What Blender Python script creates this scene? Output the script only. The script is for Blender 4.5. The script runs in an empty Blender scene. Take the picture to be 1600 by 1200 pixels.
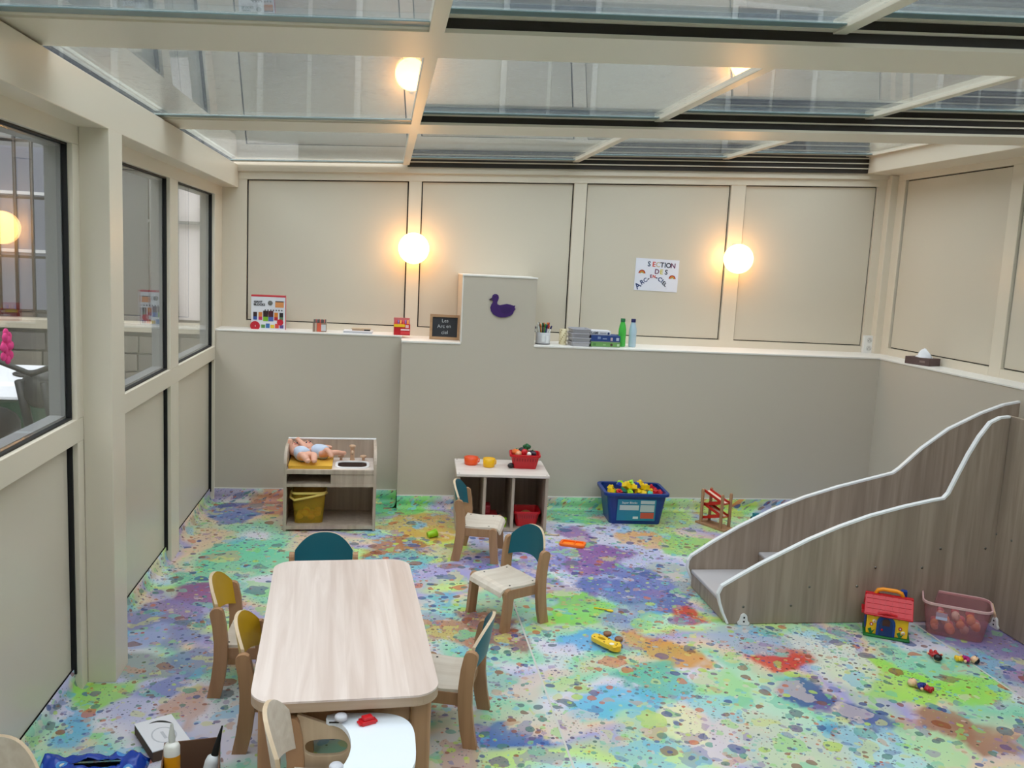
import bpy, bmesh, math, random
from mathutils import Vector, Matrix, noise
random.seed(7)
PI = math.pi
sc = bpy.context.scene
COL = sc.collection

# ---------------------------------------------------------------- camera
cam_d = bpy.data.cameras.new('camera'); cam = bpy.data.objects.new('camera', cam_d); COL.objects.link(cam)
F_PX = 1380.8
cam_d.sensor_width = 36.0; cam_d.sensor_fit = 'HORIZONTAL'; cam_d.lens = F_PX/1600*36.0
cam_d.clip_start = .05; cam_d.clip_end = 200
yaw, pitch, roll = math.radians(8.4537), math.radians(-7.9196), math.radians(2.8392)
fw = Vector((math.sin(yaw)*math.cos(pitch), math.cos(yaw)*math.cos(pitch), math.sin(pitch)))
rt = Vector((math.cos(yaw), -math.sin(yaw), 0)); up = rt.cross(fw)
r2 = math.cos(roll)*rt + math.sin(roll)*up; u2 = -math.sin(roll)*rt + math.cos(roll)*up
M = Matrix(((r2.x, u2.x, -fw.x, 1.094), (r2.y, u2.y, -fw.y, 0.0), (r2.z, u2.z, -fw.z, 1.7), (0, 0, 0, 1)))
cam.matrix_world = M
sc.camera = cam

# ---------------------------------------------------------------- sky, exposure
w = bpy.data.worlds.new('overcast_sky'); sc.world = w; w.use_nodes = True
bg = w.node_tree.nodes['Background']
bg.inputs[0].default_value = (.95, .97, 1.0, 1); bg.inputs[1].default_value = 4.1
sc.view_settings.view_transform = 'Standard'; sc.view_settings.look = 'None'
sc.view_settings.gamma = 1.0; sc.view_settings.use_curve_mapping = False
sc.view_settings.exposure = 0.0

# ---------------------------------------------------------------- materials
def lin(c):
    if max(c) > 1.0: c = [x/255 for x in c]
    return tuple((x/12.92 if x <= .04045 else ((x+.055)/1.055)**2.4) for x in c[:3]) + (1,)
MC = {}
def mat(name, col=(200,200,200), rough=.5, metal=0, spec=.5, emit=None, estr=0, alpha=None):
    if name in MC: return MC[name]
    m = bpy.data.materials.new(name); m.use_nodes = True
    b = m.node_tree.nodes['Principled BSDF']
    b.inputs['Base Color'].default_value = lin(col); b.inputs['Roughness'].default_value = rough
    b.inputs['Metallic'].default_value = metal; b.inputs['Specular IOR Level'].default_value = spec
    if emit: b.inputs['Emission Color'].default_value = lin(emit); b.inputs['Emission Strength'].default_value = estr
    if alpha is not None: b.inputs['Alpha'].default_value = alpha
    MC[name] = m
    return m
def N(nt, t, **kw):
    n = nt.nodes.new(t)
    for k, v in kw.items(): setattr(n, k, v)
    return n
def mth(nt, op, a, b=None, clamp=False):
    n = N(nt, 'ShaderNodeMath', operation=op, use_clamp=clamp)
    for i, x in enumerate((a, b)):
        if x is None: continue
        if isinstance(x, (int, float)): n.inputs[i].default_value = x
        else: nt.links.new(x, n.inputs[i])
    return n.outputs[0]
def mixc(nt, f, a, b):
    n = N(nt, 'ShaderNodeMix', data_type='RGBA')
    for s, x in ((n.inputs[0], f), (n.inputs[6], a), (n.inputs[7], b)):
        if isinstance(x, (int, float)): s.default_value = x
        elif isinstance(x, tuple): s.default_value = x
        else: nt.links.new(x, s)
    return n.outputs[2]
def lacquer(name, col, rough=.35, bump=.0, spec=.5, mott=.03):
    """painted metal / plaster with a faint mottle"""
    if name in MC: return MC[name]
    m = mat(name, col, rough, spec=spec); nt = m.node_tree; b = nt.nodes['Principled BSDF']
    tc = N(nt, 'ShaderNodeTexCoord'); no = N(nt, 'ShaderNodeTexNoise'); no.inputs['Scale'].default_value = 2.5; no.inputs['Detail'].default_value = 4
    nt.links.new(tc.outputs['Object'], no.inputs['Vector'])
    c = lin(col); d = tuple(x*(1-mott*2) for x in c[:3])+(1,)
    nt.links.new(mixc(nt, no.outputs[0], d, c), b.inputs['Base Color'])
    if bump:
        n2 = N(nt, 'ShaderNodeTexNoise'); n2.inputs['Scale'].default_value = 90
        nt.links.new(tc.outputs['Object'], n2.inputs['Vector'])
        bp = N(nt, 'ShaderNodeBump'); bp.inputs['Strength'].default_value = bump; bp.inputs['Distance'].default_value = .002
        nt.links.new(n2.outputs[0], bp.inputs['Height']); nt.links.new(bp.outputs[0], b.inputs['Normal'])
    return m
def wood(name, c_light, c_dark, axis=1, plank=0.0, plank_axis=0, rough=.45, streak=.6, scale=1.0):
    """grain stretched along axis; plank > 0 gives printed strips of slightly different tone"""
    if name in MC: return MC[name]
    m = mat(name, c_light, rough); nt = m.node_tree; b = nt.nodes['Principled BSDF']
    tc = N(nt, 'ShaderNodeTexCoord'); mp = N(nt, 'ShaderNodeMapping')
    s = [28*scale]*3; s[axis] = 1.6*scale; mp.inputs['Scale'].default_value = s
    nt.links.new(tc.outputs['Object'], mp.inputs['Vector'])
    no = N(nt, 'ShaderNodeTexNoise'); no.inputs['Scale'].default_value = 1.0; no.inputs['Detail'].default_value = 5; no.inputs['Distortion'].default_value = .6
    nt.links.new(mp.outputs[0], no.inputs['Vector'])
    rp = N(nt, 'ShaderNodeValToRGB'); rp.color_ramp.elements[0].position = .35; rp.color_ramp.elements[1].position = .68
    rp.color_ramp.elements[0].color = (0,0,0,1); rp.color_ramp.elements[1].color = (streak,)*3+(1,)
    nt.links.new(no.outputs[0], rp.inputs[0])
    col = mixc(nt, rp.outputs[0], lin(c_light), lin(c_dark))
    if plank:
        sx = N(nt, 'ShaderNodeSeparateXYZ'); nt.links.new(tc.outputs['Object'], sx.inputs[0])
        fl = mth(nt, 'FLOOR', mth(nt, 'DIVIDE', sx.outputs[plank_axis], plank))
        wn = N(nt, 'ShaderNodeTexWhiteNoise', noise_dimensions='1D'); nt.links.new(fl, wn.inputs['W'])
        col = mixc(nt, mth(nt, 'MULTIPLY', wn.outputs['Value'], .42), col, lin(c_dark))
    nt.links.new(col, b.inputs['Base Color'])
    return m
def glass(name, tint=(.93,.95,.95), base=.05, rough=.0, wet=0.0, power=5.0):
    """thin clear pane: transparent with an angle-dependent mirror reflection"""
    if name in MC: return MC[name]
    m = bpy.data.materials.new(name); m.use_nodes = True; nt = m.node_tree; nt.nodes.clear()
    out = N(nt, 'ShaderNodeOutputMaterial'); mx = N(nt, 'ShaderNodeMixShader')
    tr = N(nt, 'ShaderNodeBsdfTransparent'); tr.inputs[0].default_value = tint+(1,)
    gl = N(nt, 'ShaderNodeBsdfGlossy'); gl.inputs['Roughness'].default_value = rough; gl.inputs['Color'].default_value = (.95,.97,.97,1)
    lw = N(nt, 'ShaderNodeLayerWeight'); lw.inputs['Blend'].default_value = .5
    f = mth(nt, 'ADD', mth(nt, 'MULTIPLY', mth(nt, 'POWER', lw.outputs['Facing'], power), 1-base), base, True)
    nt.links.new(f, mx.inputs[0]); nt.links.new(tr.outputs[0], mx.inputs[1]); nt.links.new(gl.outputs[0], mx.inputs[2])
    res = mx.outputs[0]
    if wet:
        tc = N(nt, 'ShaderNodeTexCoord')
        mp = N(nt, 'ShaderNodeMapping'); mp.inputs['Scale'].default_value = (1, 1.0, 1); nt.links.new(tc.outputs['Object'], mp.inputs['Vector'])
        no = N(nt, 'ShaderNodeTexNoise'); no.inputs['Scale'].default_value = 14; no.inputs['Detail'].default_value = 6; nt.links.new(mp.outputs[0], no.inputs['Vector'])
        vo = N(nt, 'ShaderNodeTexVoronoi'); vo.inputs['Scale'].default_value = 38; nt.links.new(mp.outputs[0], vo.inputs['Vector'])
        drop = mth(nt, 'MULTIPLY', mth(nt, 'LESS_THAN', vo.outputs['Distance'], .33), mth(nt, 'GREATER_THAN', no.outputs[0], .52))
        df = N(nt, 'ShaderNodeBsdfDiffuse'); df.inputs[0].default_value = (.8,.82,.83,1)
        m2 = N(nt, 'ShaderNodeMixShader')
        film = mth(nt, 'ADD', mth(nt, 'MULTIPLY', drop, wet), mth(nt, 'MULTIPLY', no.outputs[0], wet*.35))
        nt.links.new(film, m2.inputs[0]); nt.links.new(res, m2.inputs[1]); nt.links.new(df.outputs[0], m2.inputs[2]); res = m2.outputs[0]
    nt.links.new(res, out.inputs[0]); MC[name] = m
    return m
def translucent(name, col, mixf=.55):
    if name in MC: return MC[name]
    m = bpy.data.materials.new(name); m.use_nodes = True; nt = m.node_tree; nt.nodes.clear()
    out = N(nt, 'ShaderNodeOutputMaterial'); mx = N(nt, 'ShaderNodeMixShader'); mx.inputs[0].default_value = mixf
    tr = N(nt, 'ShaderNodeBsdfTransparent'); tr.inputs[0].default_value = tuple(.62+.38*x for x in lin(col)[:3])+(1,)
    pb = N(nt, 'ShaderNodeBsdfPrincipled'); pb.inputs['Base Color'].default_value = lin(col); pb.inputs['Roughness'].default_value = .3
    nt.links.new(tr.outputs[0], mx.inputs[1]); nt.links.new(pb.outputs[0], mx.inputs[2]); nt.links.new(mx.outputs[0], out.inputs[0])
    MC[name] = m
    return m

def splat_vinyl(name, off, rot):
    """printed vinyl: soft colour fields from the print attribute + layers of paint drops"""
    m = mat(name, (200,200,200), .32, spec=.45); nt = m.node_tree; b = nt.nodes['Principled BSDF']
    at = N(nt, 'ShaderNodeAttribute', attribute_name='print')
    tc = N(nt, 'ShaderNodeTexCoord')
    s = N(nt, 'ShaderNodeSeparateXYZ'); nt.links.new(tc.outputs['Object'], s.inputs[0])
    cb = N(nt, 'ShaderNodeCombineXYZ')
    nt.links.new(mth(nt, 'SUBTRACT', s.outputs[0], s.outputs[2]), cb.inputs[0]); nt.links.new(mth(nt, 'ADD', s.outputs[1], s.outputs[2]), cb.inputs[1])
    mp = N(nt, 'ShaderNodeMapping'); mp.inputs['Location'].default_value = off; mp.inputs['Rotation'].default_value = (0,0,rot)
    nt.links.new(cb.outputs[0], mp.inputs['Vector'])
    # ragged edges
    n1 = N(nt, 'ShaderNodeTexNoise', noise_dimensions='2D'); n1.inputs['Scale'].default_value = 9; n1.inputs['Detail'].default_value = 4; nt.links.new(mp.outputs[0], n1.inputs['Vector'])
    vm = N(nt, 'ShaderNodeVectorMath', operation='SUBTRACT'); nt.links.new(n1.outputs['Color'], vm.inputs[0]); vm.inputs[1].default_value = (.5,.5,.5)
    def layer(col, scale, rmin, rmax, prob, alpha, pal, wob, seed, gate=None):
        vs = N(nt, 'ShaderNodeVectorMath', operation='SCALE'); nt.links.new(vm.outputs[0], vs.inputs[0]); vs.inputs['Scale'].default_value = wob
        va = N(nt, 'ShaderNodeVectorMath', operation='ADD'); nt.links.new(mp.outputs[0], va.inputs[0]); nt.links.new(vs.outputs[0], va.inputs[1])
        vb = N(nt, 'ShaderNodeVectorMath', operation='ADD'); nt.links.new(va.outputs[0], vb.inputs[0]); vb.inputs[1].default_value = (seed*1.7, seed*.9, 0)
        vo = N(nt, 'ShaderNodeTexVoronoi', voronoi_dimensions='2D'); vo.inputs['Scale'].default_value = scale; nt.links.new(vb.outputs[0], vo.inputs['Vector'])
        sc_ = N(nt, 'ShaderNodeSeparateColor'); nt.links.new(vo.outputs['Color'], sc_.inputs[0])
        rad = mth(nt, 'ADD', mth(nt, 'MULTIPLY', mth(nt, 'POWER', sc_.outputs[0], 2.0), rmax-rmin), rmin)
        msk = mth(nt, 'LESS_THAN', vo.outputs['Distance'], rad)
        msk = mth(nt, 'MULTIPLY', msk, mth(nt, 'LESS_THAN', sc_.outputs[1], prob))
        if gate is not None: msk = mth(nt, 'MULTIPLY', msk, gate)
        rp = N(nt, 'ShaderNodeValToRGB'); rp.color_ramp.interpolation = 'CONSTANT'
        els = rp.color_ramp.elements
        while len(els) < len(pal): els.new(.5)
        for i, c in enumerate(pal): els[i].position = i/len(pal); els[i].color = lin(c)
        nt.links.new(sc_.outputs[2], rp.inputs[0])
        return mixc(nt, mth(nt, 'MULTIPLY', msk, alpha), col, rp.outputs[0])
    g = N(nt, 'ShaderNodeTexNoise', noise_dimensions='2D'); g.inputs['Scale'].default_value = 2.2; g.inputs['Detail'].default_value = 2; nt.links.new(mp.outputs[0], g.inputs['Vector'])
    gate = mth(nt, 'GREATER_THAN', g.outputs[0], .47)
    gate2 = mth(nt, 'LESS_THAN', g.outputs[0], .56)
    soft = [(150,215,120),(120,190,225),(205,150,120),(150,120,170),(120,200,175),(215,215,130),(105,120,175),(225,205,195)]
    deep = [(70,95,150),(150,85,60),(85,130,120),(110,90,130),(60,75,140),(190,215,110),(130,90,80),(90,110,120),(205,120,90),(95,160,150)]
    dark = [(40,45,100),(120,55,40),(60,95,90),(70,60,100),(35,60,120),(85,110,60),(60,50,60),(200,90,60)]
    col = at.outputs['Color']
    col = layer(col, 3.4, .10, .42, .6, .5, soft, .22, 9)
    col = layer(col, 6.5, .08, .44, .7, .5, soft, .16, 1)
    col = layer(col, 14.0, .08, .44, .65, .5, soft, .08, 2)
    col = layer(col, 28.0, .06, .42, .5, .5, soft, .04, 11)
    col = layer(col, 5.0, .02, .30, .45, .6, deep, .10, 3)
    col = layer(col, 9.0, .03, .34, .5, .74, deep, .05, 4)
    col = layer(col, 17.0, .04, .38, .55, .78, deep, .025, 5, gate2)
    col = layer(col, 32.0, .06, .38, .5, .74, deep, .012, 6, gate)
    col = layer(col, 62.0, .08, .32, .4, .55, dark, .006, 7, gate)
    col = layer(col, 24.0, .02, .22, .3, .8, dark, .015, 10)
    hs_ = N(nt, 'ShaderNodeHueSaturation'); hs_.inputs['Saturation'].default_value = 1.12; hs_.inputs['Value'].default_value = .90
    nt.links.new(col, hs_.inputs['Color']); col = hs_.outputs[0]
    nt.links.new(col, b.inputs['Base Color'])
    return m

# ---------------------------------------------------------------- mesh helpers
class MB:
    def __init__(s): s.v = []; s.f = []; s.m = []; s.sm = []
    def add(s, vs, fs, mi=0, smooth=False):
        o = len(s.v); s.v += [tuple(v) for v in vs]
        for f in fs: s.f.append(tuple(i+o for i in f)); s.m.append(mi); s.sm.append(smooth)
        return s
    def box(s, x, y, z, mi=0, mx=None):
        vs = [Vector((a, b, c)) for c in z for b in y for a in x]
        if mx is not None: vs = [mx @ v for v in vs]
        return s.add(vs, [(0,2,3,1),(4,5,7,6),(0,1,5,4),(2,6,7,3),(0,4,6,2),(1,3,7,5)], mi)
    def hexa(s, bot, top, mi=0):
        """8 corners: 4 bottom ccw, 4 top ccw"""
        return s.add(list(bot)+list(top), [(3,2,1,0),(4,5,6,7),(0,1,5,4),(1,2,6,5),(2,3,7,6),(3,0,4,7)], mi)
    def prism(s, poly, a0, a1, plane='xz', mi=0, mi_side=None, smooth=False, mx=None):
        """polygon extruded along the third axis"""
        def P(p, a):
            v = {'xz': (p[0], a, p[1]), 'yz': (a, p[0], p[1]), 'xy': (p[0], p[1], a)}[plane]
            v = Vector(v); return mx @ v if mx is not None else v
        n = len(poly); vs = [P(p, a0) for p in poly]+[P(p, a1) for p in poly]
        s.add(vs, [tuple(range(n-1,-1,-1)), tuple(range(n, 2*n))], mi)
        s.add(vs, [(i, (i+1) % n, n+(i+1) % n, n+i) for i in range(n)], mi if mi_side is None else mi_side, smooth)
        return s
    def lathe(s, prof, n=24, c=(0,0,0), mi=0, smooth=True, mx=None, caps=True):
        vs = []
        for r, z in prof:
            for k in range(n):
                a = 2*PI*k/n; v = Vector((r*math.cos(a), r*math.sin(a), z))
                if mx is not None: v = mx @ v
                vs.append(v+Vector(c))
        fs = []
        for j in range(len(prof)-1):
            for k in range(n): fs.append((j*n+k, j*n+(k+1) % n, (j+1)*n+(k+1) % n, (j+1)*n+k))
        s.add(vs, fs, mi, smooth)
        if caps:
            if prof[0][0] > 1e-5: s.add(vs[:n], [tuple(range(n-1,-1,-1))], mi)
            if prof[-1][0] > 1e-5: s.add(vs[-n:], [tuple(range(n))], mi)
        return s
    def ball(s, c, r, n=12, mi=0, sc=(1,1,1), mx=None):
        prof = [(max(1e-6, math.sin(PI*i/(n//2+2))), -math.cos(PI*i/(n//2+2))) for i in range(n//2+3)]
        m = Matrix.Diagonal((r*sc[0], r*sc[1], r*sc[2], 1))
        if mx is not None: m = mx @ m
        return s.lathe(prof, n, c, mi, True, m, False)
    def tube(s, pts, r, n=8, mi=0, closed=False):
        pts = [Vector(p) for p in pts]; rs = r if isinstance(r, (list, tuple)) else [r]*len(pts)
        vs = []; L = len(pts); ref = None
        for i, p in enumerate(pts):
            t = (pts[(i+1) % L]-pts[i-1]) if closed else (pts[min(i+1, L-1)]-pts[max(i-1, 0)])
            t.normalize()
            if ref is None: ref = Vector((0,0,1)) if abs(t.z) < .9 else Vector((1,0,0))
            a = t.cross(ref).normalized(); bb = a.cross(t); ref = bb
            for k in range(n):
                an = 2*PI*k/n; vs.append(p+rs[i]*(math.cos(an)*a+math.sin(an)*bb))
        fs = []
        for j in range(L if closed else L-1):
            for k in range(n): fs.append((j*n+k, j*n+(k+1) % n, ((j+1) % L)*n+(k+1) % n, ((j+1) % L)*n+k))
        if not closed: fs += [tuple(range(n-1,-1,-1)), tuple(range((L-1)*n, L*n))]
        return s.add(vs, fs, mi, True)
    def mesh(s, name, mats):
        me = bpy.data.meshes.new(name); me.from_pydata(s.v, [], s.f)
        for m in (mats if isinstance(mats, (list, tuple)) else [mats]): me.materials.append(m)
        me.polygons.foreach_set('material_index', s.m); me.polygons.foreach_set('use_smooth', s.sm)
        bm = bmesh.new(); bm.from_mesh(me); bmesh.ops.recalc_face_normals(bm, faces=bm.faces); bm.to_mesh(me); bm.free()
        me.update(); return me
    def build(s, name, mats, parent=None, bevel=0, seg=2):
        o = bpy.data.objects.new(name, s.mesh(name, mats)); COL.objects.link(o)
        if parent is not None: o.parent = parent
        if bevel:
            md = o.modifiers.new('bevel', 'BEVEL'); md.width = bevel; md.segments = seg; md.limit_method = 'ANGLE'; md.angle_limit = math.radians(40)
        return o
def tag(o, label, cat, group=None, kind=None):
    if label: o['label'] = label
    if cat: o['category'] = cat
    if group: o['group'] = group
    if kind: o['kind'] = kind
    return o
def struct(o, label=None):
    o['kind'] = 'structure'
    if label: o['label'] = label
    return o
def empty(name, loc=(0,0,0), rz=0, rx=0, ry=0):
    o = bpy.data.objects.new(name, None); COL.objects.link(o); o.location = loc; o.rotation_euler = (rx, ry, rz); o.empty_display_size = .05
    return o
def thing(name, label, cat, loc=(0,0,0), rz=0, group=None, rx=0, ry=0):
    return tag(empty(name, loc, rz, rx, ry), label, cat, group)
def copy_tree(o, parent=None):
    c = o.copy(); COL.objects.link(c); c.parent = parent
    for ch in o.children: copy_tree(ch, c)
    return c
def bx(name, x, y, z, m, parent=None, bevel=0): return MB().box(x, y, z).build(name, m, parent, bevel)
def rrect(x0, x1, y0, y1, r, n=6):
    out = []
    for cx, cy, a in ((x1-r, y1-r, 0), (x0+r, y1-r, PI/2), (x0+r, y0+r, PI), (x1-r, y0+r, 1.5*PI)):
        for k in range(n+1): t = a+PI/2*k/n; out.append((cx+r*math.cos(t), cy+r*math.sin(t)))
    return out
def ring_prism(mb, outer, inner, z0, z1, mi=0, plane='xy'):
    """flat ring between two loops with the same count"""
    def P(p, a): return {'xz': (p[0], a, p[1]), 'yz': (a, p[0], p[1]), 'xy': (p[0], p[1], a)}[plane]
    n = len(outer); vs = [P(p, z0) for p in outer]+[P(p, z0) for p in inner]+[P(p, z1) for p in outer]+[P(p, z1) for p in inner]
    fs = []
    for i in range(n):
        j = (i+1) % n
        fs += [(i, j, n+j, n+i), (2*n+i, 3*n+i, 3*n+j, 2*n+j), (i, 2*n+i, 2*n+j, j), (n+i, n+j, 3*n+j, 3*n+i)]
    mb.add(vs, fs, mi); return mb
def text(name, body, size, m, parent, mx, depth=.0006, bold=0):
    cu = bpy.data.curves.new(name, 'FONT'); cu.body = body; cu.size = size; cu.extrude = depth; cu.align_x = 'CENTER'; cu.align_y = 'CENTER'; cu.offset = bold; cu.resolution_u = 3
    t = bpy.data.objects.new(name, cu); COL.objects.link(t)
    bpy.context.view_layer.update()
    me = bpy.data.meshes.new_from_object(t.evaluated_get(bpy.context.evaluated_depsgraph_get()))
    bpy.data.objects.remove(t); bpy.data.curves.remove(cu)
    me.name = name; me.transform(mx); me.materials.clear(); me.materials.append(m)
    o = bpy.data.objects.new(name, me); COL.objects.link(o); o.parent = parent
    return o
def facing(x, y, z, rot=0):
    """text matrix: upright on a plane that looks towards -y"""
    return Matrix.Translation((x, y, z)) @ Matrix.Rotation(PI/2, 4, 'X') @ Matrix.Rotation(rot, 4, 'Z')

# ================================================================= THE SETTING
SL = .0488
def rz(x, z0): return z0+SL*x
M_frame = lacquer('white_lacquered_aluminium', (224,214,196), .3, mott=.01)
M_panel = lacquer('ivory_laminate_panel', (212,203,186), .25, mott=.015)
M_low = lacquer('greige_paint', (200,190,175), .5, mott=.012)
M_ledge = lacquer('white_ledge_paint', (240,236,230), .4, mott=.01)
M_black = mat('black_rubber', (14,14,15), .6)
M_track = mat('dark_bronze_track', (40,34,28), .5)
M_trim = mat('pale_trim_strip', (225,225,220), .4)
M_roofglass = glass('roof_glass', (.80,.84,.85), .05, .015, wet=.14)
M_winglass = glass('window_glass', (.93,.94,.94), .015)
M_screw = mat('steel_screw', (120,118,112), .3, metal=1)

# ---- floor: three sheets of printed vinyl
import numpy as np
BLOBS = [(2.01, 4.43, 0.21, 130, 130, 190), (2.5, 4.39, 0.27, 95, 110, 175), (2.41, 4.91, 0.24, 140, 95, 155), (2.35, 5.27, 0.17, 150, 110, 165), (2.64, 4.04, 0.11, 205, 85, 80), (2.86, 3.55, 0.14, 222, 92, 78), (2.39, 3.53, 0.15, 218, 152, 82), (2.27, 3.74, 0.11, 220, 150, 85), (2.2, 3.3, 0.17, 95, 175, 160), (2.02, 3.12, 0.12, 120, 195, 230), (2.31, 3.19, 0.11, 120, 190, 230), (2.05, 4.2, 0.17, 150, 220, 105), (2.05, 3.75, 0.13, 110, 180, 230), (1.45, 4.22, 0.13, 125, 185, 215), (1.4, 3.84, 0.18, 190, 125, 105), (1.68, 3.96, 0.17, 150, 105, 100), (1.74, 4.78, 0.21, 132, 132, 198), (1.36, 5.11, 0.24, 205, 222, 110), (1.13, 5.09, 0.19, 168, 112, 78), (1.32, 5.52, 0.23, 215, 172, 100), (1.18, 5.9, 0.22, 130, 205, 105), (1.0, 5.93, 0.17, 110, 190, 150), (0.23, 5.72, 0.18, 112, 135, 195), (0.18, 5.22, 0.2, 228, 202, 172), (0.39, 4.9, 0.21, 120, 208, 172), (0.16, 4.54, 0.14, 130, 205, 170), (0.23, 4.32, 0.16, 145, 82, 135), (0.11, 4.09, 0.17, 138, 122, 178), (0.25, 3.87, 0.16, 135, 145, 190), (0.08, 3.25, 0.14, 155, 220, 90), (0.06, 3.03, 0.09, 125, 185, 225), (0.16, 3.51, 0.12, 140, 155, 150), (0.5, 3.21, 0.1, 205, 165, 150), (0.33, 3.34, 0.11, 130, 140, 195), (2.45, 5.81, 0.28, 115, 195, 155), (2.91, 5.99, 0.29, 150, 200, 130), (3.5, 6.0, 0.27, 190, 205, 105), (2.76, 5.22, 0.17, 228, 175, 125), (2.98, 5.06, 0.19, 150, 205, 120), (2.77, 4.56, 0.15, 175, 185, 175), (2.95, 3.18, 0.13, 75, 95, 150), (3.08, 2.97, 0.14, 75, 95, 150), (2.84, 2.88, 0.09, 78, 95, 150), (3.36, 3.38, 0.18, 175, 232, 110), (3.56, 3.31, 0.13, 172, 230, 112), (4.02, 3.65, 0.2, 130, 110, 155), (3.39, 2.98, 0.11, 168, 128, 108), (3.48, 2.85, 0.14, 168, 128, 108), (2.66, 3.13, 0.21, 195, 228, 200), (2.97, 2.74, 0.22, 180, 222, 228), (2.59, 2.77, 0.19, 205, 215, 195), (2.29, 2.87, 0.19, 222, 212, 216), (1.74, 3.39, 0.11, 225, 205, 190), (1.55, 3.39, 0.13, 160, 200, 185), (1.6, 2.97, 0.08, 70, 110, 175), (2.04, 2.84, 0.14, 190, 225, 180), (2.86, 3.72, 0.19, 175, 190, 205), (3.13, 3.51, 0.21, 225, 222, 215), (2.52, 3.19, 0.16, 170, 222, 160), (2.1, 4.88, 0.15, 150, 150, 205), (0.45, 5.91, 0.21, 205, 140, 110), (1.21, 4.88, 0.15, 110, 190, 205), (0.05, 6.05, 0.17, 170, 150, 185), (2.21, 2.92, 0.12, 235, 235, 190), (1.81, 3.07, 0.11, 228, 214, 205), (3.22, 2.82, 0.13, 190, 225, 175), (1.47, 3.09, 0.12, 190, 195, 175), (1.36, 2.84, 0.13, 205, 205, 200), (0.41, 3.55, 0.15, 125, 140, 185), (0.17, 3.81, 0.12, 175, 185, 225), (2.26, 4.04, 0.16, 150, 175, 200), (1.14, 4.31, 0.16, 150, 150, 190), (2.43, 3.04, 0.1, 160, 215, 220), (3.03, 5.6, 0.23, 170, 205, 125), (0.71, 5.77, 0.17, 150, 110, 130)]
rs_ = np.random.RandomState(5)
GR = [rs_.rand(64, 64) for _ in range(6)]
def vnoise(x, y, s, k):
    x = (x*s+17.3) % 63; y = (y*s+9.1) % 63
    i = np.floor(x).astype(int); j = np.floor(y).astype(int); fx = x-i; fy = y-j
    fx = fx*fx*(3-2*fx); fy = fy*fy*(3-2*fy); g = GR[k]; i2 = (i+1) % 64; j2 = (j+1) % 64
    return (g[i, j]*(1-fx)+g[i2, j]*fx)*(1-fy)+(g[i, j2]*(1-fx)+g[i2, j2]*fx)*fy
PALB = np.array([(232,224,226),(186,224,234),(206,232,150),(176,170,215),(236,208,182),(158,218,186),(226,220,230),(196,196,226)], float)/255
def print_colour(x, y):
    x = np.asarray(x, float); y = np.asarray(y, float)
    wx = x+.25*(vnoise(x, y, 3.1, 0)-.5)+.06*(vnoise(x, y, 14, 1)-.5); wy = y+.25*(vnoise(x, y, 2.7, 2)-.5)+.06*(vnoise(x, y, 13, 3)-.5)
    t = (vnoise(wx, wy, 1.5, 4)*.7+vnoise(wx, wy, 4.0, 5)*.3)
    t = np.clip((t-.2)/.6, 0, .999)*(len(PALB)-1); i = np.floor(t).astype(int); f = (t-i)[:, None]
    col = PALB[i]*(1-f)+PALB[np.minimum(i+1, len(PALB)-1)]*f
    rag = vnoise(x, y, 9, 1)*.55+vnoise(x, y, 22, 2)*.3
    for bx_, by_, br, r, g, b in BLOBS:
        d = np.hypot((wx-bx_), (wy-by_)*.85)/max(br, .1)
        a = np.clip((1.36-d-rag*.8)/.16, 0, 1)[:, None]*(.62+.3*vnoise(x, y, 6, 3))[:, None]
        col = col*(1-a)+np.array((r, g, b), float)/255*a
    m = np.clip((x-3.77)/.01, 0, 1)[:, None]*.55                       # third roll: lavender stretch of the print
    col = col*(1-m)+np.array((150,142,190), float)/255*m
    return np.where(col <= .04045, col/12.92, ((col+.055)/1.055)**2.4)
def paint_print(me):
    n = len(me.vertices); co = np.empty(n*3); me.vertices.foreach_get('co', co); co = co.reshape(-1, 3)
    c = np.ones((n, 4)); c[:, :3] = print_colour(co[:, 0]-co[:, 2], co[:, 1]+co[:, 2])
    at = me.attributes.new('print', 'FLOAT_COLOR', 'POINT'); at.data.foreach_set('color', c.ravel())
V = [splat_vinyl('splatter_vinyl_a', (0,0,0), .0), splat_vinyl('splatter_vinyl_b', (3.3,7.1,0), .4), splat_vinyl('splatter_vinyl_c', (11.,2.2,0), 1.1)]
floor = bx('floor', (-.05, 4.85), (-1.2, 6.3), (-.12, -.004), mat('screed', (150,148,145), .8)); struct(floor)
def sheet(x0, x1, m):
    y0, y1, st = -1.2, 6.05, .02
    nx = int((x1-x0)/st)+1; ny = int((y1-y0)/st)+1
    xs = np.linspace(x0, x1, nx); ys = np.linspace(y0, y1, ny)
    vs = [(float(a), float(b), 0.0) for b in ys for a in xs]
    fs = [(j*nx+i, j*nx+i+1, (j+1)*nx+i+1, (j+1)*nx+i) for j in range(ny-1) for i in range(nx-1)]
    me = bpy.data.meshes.new('vinyl_sheet'); me.from_pydata(vs, [], fs); me.materials.append(m); paint_print(me)
    o = bpy.data.objects.new('vinyl_sheet', me); COL.objects.link(o); o.parent = floor
    return o
sheet(-.045, 1.779, V[0]); sheet(1.779, 3.771, V[1]); sheet(3.771, 4.64, V[2])
M_seam = mat('pale_weld', (206,202,196), .4)
for xs in (1.779, 3.771): bx('weld_seam', (xs-.004, xs+.004), (-1.2, 5.86), (-.002, .0008), M_seam, floor)
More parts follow.
